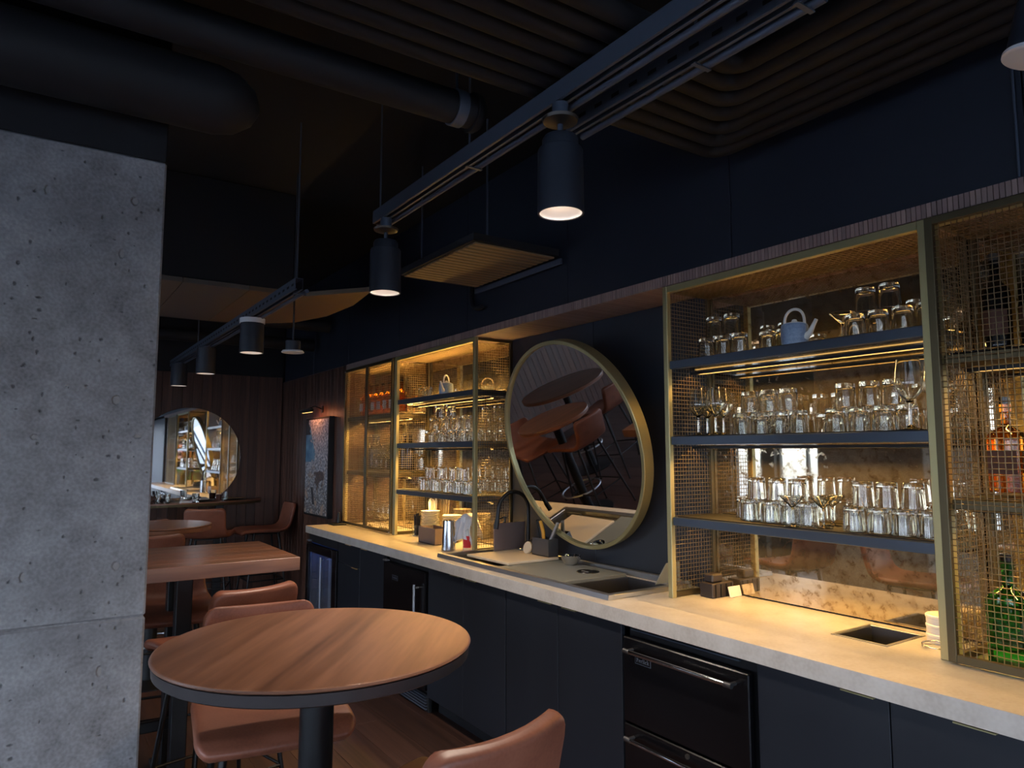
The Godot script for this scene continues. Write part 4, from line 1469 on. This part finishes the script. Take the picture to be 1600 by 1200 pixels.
	var pm := lathem([Vector2(0, 0.002), Vector2(0.04, 0.0), Vector2(0.045, 0.002), Vector2(0.07, 0.011), Vector2(0.071, 0.0125), Vector2(0.069, 0.013), Vector2(0.045, 0.0055), Vector2(0, 0.0045)], 40)
	for k in 17:
		one("plate", pm, M.ceramic, "white plate in the taller plate stack behind the steel tray", "plate", V(2.5, CT + 0.0115 * k, 4.8), 0.0, "taller stack of white plates")
	for k in 16:
		one("plate", pm, M.ceramic, "white plate in the shorter plate stack next to the shaker", "plate", V(2.515, CT + 0.0115 * k, 4.5), 0.0, "shorter stack of white plates")
	var ck := thing("stick_jar", "jar of long white paper straws behind the plates", "jar", V(2.588, CT, 4.935))
	part(ck, "jar_body", lathem([Vector2(0, 0.005), Vector2(0.034, 0.005), Vector2(0.036, 0.1), Vector2(0.039, 0.1), Vector2(0.037, 0), Vector2(0, 0)], 28), M.ceramic)
	for k in 22:
		var a := TAU * k / 22.0 * 3.1
		var r := 0.004 + 0.024 * ((k * 7) % 11) / 11.0
		var st := MB.new()
		st.tube([Vector3(r * cos(a), 0.006, r * sin(a)), Vector3(0.01 * cos(a) + r * 1.1 * cos(a), 0.255 + 0.008 * (k % 4), r * 2.0 * sin(a))], 0.0042, 8)
		part(ck, "paper_straw", st.done(), M.paper)
	var sk := thing("cocktail_shaker", "tall polished steel cocktail shaker tin upside down on the worktop", "shaker", V(2.285, CT, 4.13))
	part(sk, "tin", lathem([Vector2(0, 0.0), Vector2(0.044, 0.0), Vector2(0.0465, 0.003), Vector2(0.046, 0.008), Vector2(0.036, 0.185), Vector2(0.033, 0.19), Vector2(0, 0.19)], 48), M.steel_polished)
	var sb := thing("spray_bottle", "clear plastic spray bottle with a red label beside the shaker", "bottle", V(2.375, CT, 4.03))
	part(sb, "body", lathem([Vector2(0, 0.0), Vector2(0.034, 0.0), Vector2(0.036, 0.004), Vector2(0.036, 0.13), Vector2(0.014, 0.16), Vector2(0.013, 0.175), Vector2(0, 0.175)], 28), M.plastic_clear)
	var lr := []
	for k in 11:
		var a := PI * 0.76 - 0.75 + 1.5 * k / 10.0
		var d := Vector3(cos(a), 0, sin(a))
		lr.append(PackedVector3Array([d * 0.0363 + Vector3(0, 0.02, 0), d * 0.0363 + Vector3(0, 0.095, 0), d * 0.0369 + Vector3(0, 0.095, 0), d * 0.0369 + Vector3(0, 0.02, 0)]))
	var lb := MB.new()
	lb.grid(lr, true)
	part(sb, "label", lb.done(), M.label_red)
	part(sb, "trigger_head", boxm(Vector3(0.05, 0.04, 0.024), 0.004), M.white_paint, Vector3(-0.01, 0.196, 0))
	# cloth draped over the spray bottle
	var cl := MB.new()
	var ta := []
	var tbk := []
	for r in 22:
		var s := r / 21.0
		var ra := PackedVector3Array()
		var rb := PackedVector3Array()
		for c in 15:
			var u := c / 14.0 - 0.5
			var ang := (s - 0.5) * 2.0
			var y := 0.235 - 0.05 * u * u * 4.0 - 0.16 * maxf(0.0, absf(ang) - 0.22) * (1.0 if ang > 0 else 1.25)
			var zz := u * 0.11 * (1.0 + 0.4 * absf(ang)) + 0.008 * sin(s * 14.0 + u * 3.0)
			var xx2 := signf(ang) * (0.05 * minf(absf(ang) / 0.3, 1.0)) + 0.012 * sin(u * 19.0 + s * 4.0)
			ra.append(V(xx2, y, zz))
			rb.append(V(xx2, y - 0.003, zz))
		ta.append(ra)
		tbk.append(rb)
	var ring := []
	for r in 22:
		var row := PackedVector3Array()
		row.append_array(ta[r])
		var q: PackedVector3Array = tbk[r].duplicate()
		q.reverse()
		row.append_array(q)
		ring.append(row)
	cl.grid(ring, true)
	one("bar_cloth", cl.done(), M.cloth, "pale grey bar cloth draped over the spray bottle", "cloth", V(2.385, CT + 0.0, 4.05), 0.4)
	one("slate_tray", boxm(Vector3(0.12, 0.012, 0.15), 0.003), M.black_metal, "flat black tray on the worktop corner by the painting", "tray", V(2.255, CT + 0.0065, 6.09))
	one("pepper_mill", lathem([Vector2(0, 0), Vector2(0.018, 0), Vector2(0.018, 0.03), Vector2(0.012, 0.05), Vector2(0.014, 0.075), Vector2(0.01, 0.09), Vector2(0, 0.094)], 20), M.black_metal, "small black mill on the black tray by the painting", "mill", V(2.285, CT + 0.0128, 6.13))

# open-topped box with walls: c centre, s outer size
func b_open(b: MB, c: Vector3, s: Vector3) -> void:
	var w := 0.004
	b.box(c - Vector3(0, s.y / 2 - w / 2, 0), Vector3(s.x, w, s.z))
	for k in [-1.0, 1.0]:
		b.box(c + Vector3(k * (s.x / 2 - w / 2), 0, 0), Vector3(w, s.y, s.z))
		b.box(c + Vector3(0, 0, k * (s.z / 2 - w / 2)), Vector3(s.x - 2 * w, s.y, w))

# ------------------------------------------------------------------ tables and stools
func build_furniture() -> void:
	round_table(0.664, 1.911, 0.406, "round wooden tall table with a dark edge in front of the concrete pillar", 0.9, true, 0)
	rect_table(-0.5, 1.1, 3.455, 4.2)
	round_table(0.74, 5.53, 0.365, "small round wooden tall table between the rectangular table and the wall ledge", 0.2, false, 2)
	round_table(-0.2, 6.45, 0.5, "large round wooden tall table near the windows, behind the pillar", 0.5, false, 1)
	stool(0.655, 2.33, 172.0, "brown leather bar stool tucked under the dark-edged round table, back towards the rectangular table")
	stool(0.70, 3.2, 14.5, "brown leather bar stool between the dark-edged round table and the rectangular table it faces")
	stool(0.62, 4.08, 172.0, "brown leather bar stool facing the rectangular table, back towards the small round table")
	stool(0.715, 1.44, 11.0, "brown leather bar stool facing the dark-edged round table, its back towards the open aisle")
	stool(0.68, 5.36, 0.0, "brown leather bar stool at the small round table, its back to the rectangular table")
	stool(0.83, 5.95, 192.0, "brown leather bar stool at the small round table, its back to the wall ledge")
	stool(1.47, 7.45, -20.0, "brown leather bar stool with its back turned, in front of the wall ledge")
	stool(2.03, 7.62, 90.0, "brown leather bar stool seen side-on next to the boarded wall")
	stool(-0.15, 5.85, -6.0, "brown leather bar stool squarely facing the large round table behind the pillar")
	stool(-0.62, 5.7, 24.0, "brown leather bar stool angled towards the large round table behind the pillar")
	# ledge under the wall mirror
	var t := thing("wall_ledge", "half-oval wooden ledge table set for dining under the round wall mirror", "table", V(1.12, 0, 8.1))
	var pl := PackedVector2Array()
	var pl2 := PackedVector2Array()
	for k in 41:
		var a := PI * k / 40
		pl.append(Vector2(1.0 * cos(a), 0.4 * sin(a)))
		pl2.append(Vector2(0.994 * cos(a), 0.394 * sin(a)))
	var a1 := MB.new()
	a1.prism(pl, 1.037, 1.05)
	part(t, "ledge_top", a1.done(), M.table_wood_1)
	var a2 := MB.new()
	a2.prism(pl2, 1.012, 1.0365)
	part(t, "edge_band", a2.done(), M.brass_dark)
	part(t, "support", boxm(Vector3(0.08, 1.0, 0.06), 0.004), M.black_metal, Vector3(0.55, 0.506, 0.1))
	part(t, "support", boxm(Vector3(0.08, 1.0, 0.06), 0.004), M.black_metal, Vector3(-0.55, 0.506, 0.1))
	var y := 1.0505
	var dk := lathem([Vector2(0, 0.002), Vector2(0.05, 0.0), Vector2(0.11, 0.012), Vector2(0.112, 0.015), Vector2(0.109, 0.016), Vector2(0.05, 0.006), Vector2(0, 0.006)], 36)
	for q in [[1.12, 7.93, "bare dark dinner plate near the middle of the wall ledge"], [1.5, 7.93, "dark dinner plate carrying a folded napkin on the wall ledge"], [1.82, 7.98, "dark dinner plate with chopsticks near the round end of the wall ledge"]]:
		one("dinner_plate", dk, M.plate_dark, q[2], "plate", V(q[0], y, q[1]), 0.0, "dark plates on the wall ledge")
	var tm := lathem([Vector2(0, 0.01), Vector2(0.026, 0.01), Vector2(0.033, 0.088), Vector2(0.0355, 0.088), Vector2(0.03, 0), Vector2(0, 0)], 28)
	for q in [[1.05, 7.79, "upright water glass beside the pillar-side plate on the ledge"], [1.13, 7.765, "second upright water glass at the ledge's curved edge by the pillar"], [1.40, 7.79, "upright water glass in front of the middle plate on the ledge"], [1.69, 7.85, "upright water glass between the napkin plate and the chopstick plate on the ledge"]]:
		one("water_glass", tm, M.glass, q[2], "glass", V(q[0], y, q[1]), 0.0, "water glasses on the wall ledge")
	one("wooden_cup", lathem([Vector2(0, 0.006), Vector2(0.028, 0.006), Vector2(0.032, 0.06), Vector2(0.035, 0.06), Vector2(0.031, 0), Vector2(0, 0)], 24), M.label_brown, "small brown cup on the wall ledge next to the chopstick plate", "cup", V(1.66, y, 7.97))
	for s in [0.0, 0.014]:
		var ch := MB.new()
		ch.tube([Vector3(-0.1, 0.0, 0), Vector3(0.1, 0.0, 0)], [0.002, 0.0035], 8)
		one("chopstick", ch.done(), M.wood_light, "pale wooden chopstick lying across the dark plate at the ledge's round end", "chopstick", V(1.82, y + 0.0195, 7.965 + s), 0.15, "chopsticks on the ledge")
	var nk := MB.new()
	nk.prism(PackedVector2Array([Vector2(-0.05, -0.03), Vector2(0.05, -0.03), Vector2(0.04, 0.03), Vector2(-0.05, 0.028)]), 0.0, 0.012)
	one("napkin", nk.done(), M.cloth, "folded grey napkin on the middle dark plate", "napkin", V(1.5, y + 0.0165, 7.93), 0.3)

# ------------------------------------------------------------------ ceiling services
func build_ceiling() -> void:
	# tracks with lamps
	strut_channel("lighting_track", "steel strut lighting track hanging over the aisle between pillar and bar", 1.31, 2.633, 0.35, 3.1, false, [0.8, 2.23, 3.06], "lighting tracks")
	strut_channel("lighting_track", "short slotted strut running beside the aisle track", 1.475, 2.635, 0.9, 1.83, true, [0.95, 1.27], "lighting tracks")
	strut_channel("lighting_track", "steel strut lighting track leading to the end wall with three lamps", 1.1, 2.386, 3.6, 7.6, true, [3.64, 6.3], "lighting tracks")
	track_lamp(1.31, 2.28, 1.675, "large black cylinder lamp on the aisle track below the conduit bundle", 2.7)
	track_lamp(1.31, 2.28, 2.99, "black cylinder lamp at the track end beside the brown slatted raft", 2.7)
	for q in [[4.53, "black cylinder lamp with a pale collar on the end-wall track"], [5.94, "middle black cylinder lamp on the end-wall track"], [7.17, "black cylinder lamp on the end-wall track closest to the end wall"]]:
		track_lamp(1.1, 2.165, q[0], q[1], 0.3)
		var l: Node3D = get_child(get_child_count() - 1)
		for c in l.get_children():
			if String(c.name) in ["cooling_cap", "stem", "canopy_dish", "junction"]:
				l.remove_child(c)
				c.free()
		part(l, "adapter", lathem([Vector2(0, 0.2055), Vector2(0.03, 0.2055), Vector2(0.03, 0.2195), Vector2(0, 0.2195)], 20), M.strut)
		if q[0] < 5.0:
			part(l, "collar", lathem([Vector2(0.0705, 0.185), Vector2(0.0755, 0.185), Vector2(0.0755, 0.215), Vector2(0.0705, 0.215), Vector2(0.0705, 0.185)], 36), M.white_paint)
	# small ceiling lamp with a pale dish
	var dl := thing("pendant_downlight", "small dark downlight with a shallow white dish beside the end-wall track", "lamp", V(1.3, 2.16, 4.34))
	part(dl, "dish", lathem([Vector2(0, 0.004), Vector2(0.06, 0.002), Vector2(0.066, 0.0), Vector2(0.068, 0.004), Vector2(0.06, 0.014), Vector2(0, 0.016)], 36), M.white_paint)
	part(dl, "neck", lathem([Vector2(0, 0.0165), Vector2(0.045, 0.0165), Vector2(0.045, 0.07), Vector2(0.04, 0.075), Vector2(0, 0.075)], 28), M.lamp_black)
	var rd := MB.new()
	rd.tube([Vector3(0, 0.0755, 0), Vector3(0, 1.14, 0)], 0.006, 8)
	part(dl, "rod", rd.done(), M.lamp_black)
	# speaker in the upper right corner
	var sp := thing("ceiling_speaker", "white round ceiling speaker in a dark can near the bar wall", "speaker", V(1.96, 2.5, 0.655))
	part(sp, "grille", lathem([Vector2(0, 0.002), Vector2(0.055, 0.0), Vector2(0.062, 0.004), Vector2(0.062, 0.012), Vector2(0, 0.012)], 40), M.white_paint)
	part(sp, "can", lathem([Vector2(0, 0.0125), Vector2(0.056, 0.0125), Vector2(0.056, 0.14), Vector2(0, 0.14)], 36), M.lamp_black)
	var sr := MB.new()
	sr.tube([Vector3(0, 0.1405, 0), Vector3(0, 0.79, 0)], 0.006, 8)
	part(sp, "rod", sr.done(), M.lamp_black)
	sp.rotation.x = 0.2
	sp.rotation.z = -0.15
	# bundle of conduits: along x, then round a bend and along the bar wall
	for k in 7:
		var zc := 1.80 - 0.075 * k
		var xc := 2.19 - 0.075 * k
		var yy := 2.74
		var pts := [V(-3.9, yy, zc), V(xc - 0.06, yy, zc)]
		for q in range(1, 8):
			var a := PI / 2 * q / 8
			pts.append(V(xc - 0.06 + 0.06 * sin(a), yy, zc - 0.06 + 0.06 * cos(a)))
		pts.append(V(xc, yy, zc - 0.06))
		pts.append(V(xc, yy, -2.9))
		var b := MB.new()
		b.tube(pts, 0.034, 12)
		one("conduit_pipe", b.done(), M.pipe_paint, "dark painted conduit pipe in the bent bundle under the ceiling", "pipe", Vector3.ZERO, 0.0, "bundle of dark conduit pipes")
	for q in [[1.2, "steel hanger bar carrying the conduit bundle near its bend"], [-0.6, "steel hanger bar carrying the conduit bundle above the aisle"]]:
		var hb := thing("pipe_hanger", q[1], "bracket", V(q[0], 2.785, 1.575), 0.0, "hangers of the conduit bundle")
		part(hb, "bar", boxm(Vector3(0.04, 0.02, 0.6), 0.002), M.strut)
		for s in [-1.0, 1.0]:
			part(hb, "rod", boxm(Vector3(0.008, 0.504, 0.008)), M.strut, Vector3(0, 0.2625, s * 0.29))
	# big insulated pipe with an end cap and a clamp
	var bp := thing("insulated_pipe", "thick dark pipe with a capped end and a hanging clamp", "pipe", V(0, 2.76, 2.1))
	var pm := MB.new()
	pm.tube([Vector3(-3.9, 0, 0), Vector3(1.235, 0, 0)], 0.058, 24)
	part(bp, "pipe", pm.done(), M.duct_paint)
	var ec := MB.new()
	ec.tube([Vector3(1.2355, 0, 0), Vector3(1.255, 0, 0), Vector3(1.268, 0, 0)], [0.07, 0.07, 0.06], 24)
	part(bp, "end_cap", ec.done(), M.pipe_paint)
	var cm := MB.new()
	cm.tube([Vector3(1.16, 0, 0), Vector3(1.2, 0, 0)], 0.064, 24)
	part(bp, "clamp", cm.done(), M.strut)
	part(bp, "hanger_rod", boxm(Vector3(0.008, 0.474, 0.008)), M.strut, Vector3(1.18, 0.302, 0))
	var rp := thing("round_duct", "dark round duct with a domed end above the pillar", "duct", V(0, 2.65, 2.285))
	var dm := MB.new()
	dm.tube([Vector3(-3.9, 0, 0), Vector3(0.42, 0, 0), Vector3(0.48, 0, 0), Vector3(0.53, 0, 0), Vector3(0.55, 0, 0)], [0.105, 0.105, 0.092, 0.057, 0.018], 28)
	part(rp, "duct", dm.done(), M.pipe_paint)
	# raft with curved end
	var rf := thing("ceiling_raft", "grey panelled ceiling raft with a curved end over the rear tables", "ceiling raft", V(0, 2.6, 0))
	var cuts := [-2.6, -1.4, -0.6, 0.2, 0.72, 1.12]
	for k in cuts.size() - 1:
		part(rf, "panel", boxm(Vector3(cuts[k + 1] - cuts[k] - 0.004, 0.03, 1.3), 0.001), M.grey_panel, V((cuts[k] + cuts[k + 1]) / 2, 0.015, 5.36))
	var ep := MB.new()
	ep.prism(PackedVector2Array([Vector2(1.122, -4.71), Vector2(1.46, -4.71), Vector2(1.79, -4.3), Vector2(1.86, -4.8), Vector2(1.84, -5.3), Vector2(1.72, -5.7), Vector2(1.45, -5.95), Vector2(1.122, -6.01)]), 0.0, 0.03)
	part(rf, "curved_panel", ep.done(), M.bamboo_1)
	part(rf, "housing", boxm(Vector3(4.0, 0.66, 1.28)), M.black_paint, V(-0.6, 0.365, 5.36))
	# suspended bamboo raft by the bar wall
	var bb := thing("bamboo_raft", "small suspended raft of thin brown slats beside the bar wall", "ceiling raft", V(1.8, 2.6, 3.0))
	for k in 32:
		part(bb, "slat", boxm(Vector3(0.5, 0.008, 0.0235)), M["bamboo_%d" % (k % 2)], V(0.25, 0.004 + 0.002 * (k % 2), 0.013 + k * 0.026))
	part(bb, "frame", boxm(Vector3(0.54, 0.04, 0.86), 0.002), M.black_paint, V(0.25, 0.0305, 0.415))
	part(bb, "frame_rail", boxm(Vector3(0.012, 0.03, 0.9)), M.strut, V(0.52, -0.02, 0.415))
	for q in [0.05, 0.8]:
		part(bb, "rod", boxm(Vector3(0.008, 0.65, 0.008)), M.strut, V(0.1, 0.375, q))
	# small things on the upper wall
	var el := MB.new()
	el.tube([V(2.345, 2.9, 3.93), V(2.33, 2.55, 3.93), V(2.325, 2.49, 3.9), V(2.32, 2.465, 3.83), V(2.32, 2.47, 3.78)], 0.014, 12)
	one("pipe_elbow", el.done(), M.pipe_paint, "short dark pipe elbow on the navy wall panels", "pipe", Vector3.ZERO)
	var vr := MB.new()
	vr.tube([V(2.352, 2.352, 0.835), V(2.352, 3.295, 0.835)], 0.004, 8)
	one("wall_conduit", vr.done(), M.strut, "thin vertical steel conduit on the navy wall panels", "conduit", Vector3.ZERO)
	for q in [[7.0, 2.62], [6.55, 2.75]]:
		var pb := MB.new()
		pb.tube([V(-3.9, q[1], q[0]), V(2.3, q[1], q[0])], 0.06, 16)
		one("sprinkler_main", pb.done(), M.duct_paint, "dark pipe crossing the ceiling in front of the end wall", "pipe", Vector3.ZERO, 0.0, "dark pipes near the end wall")
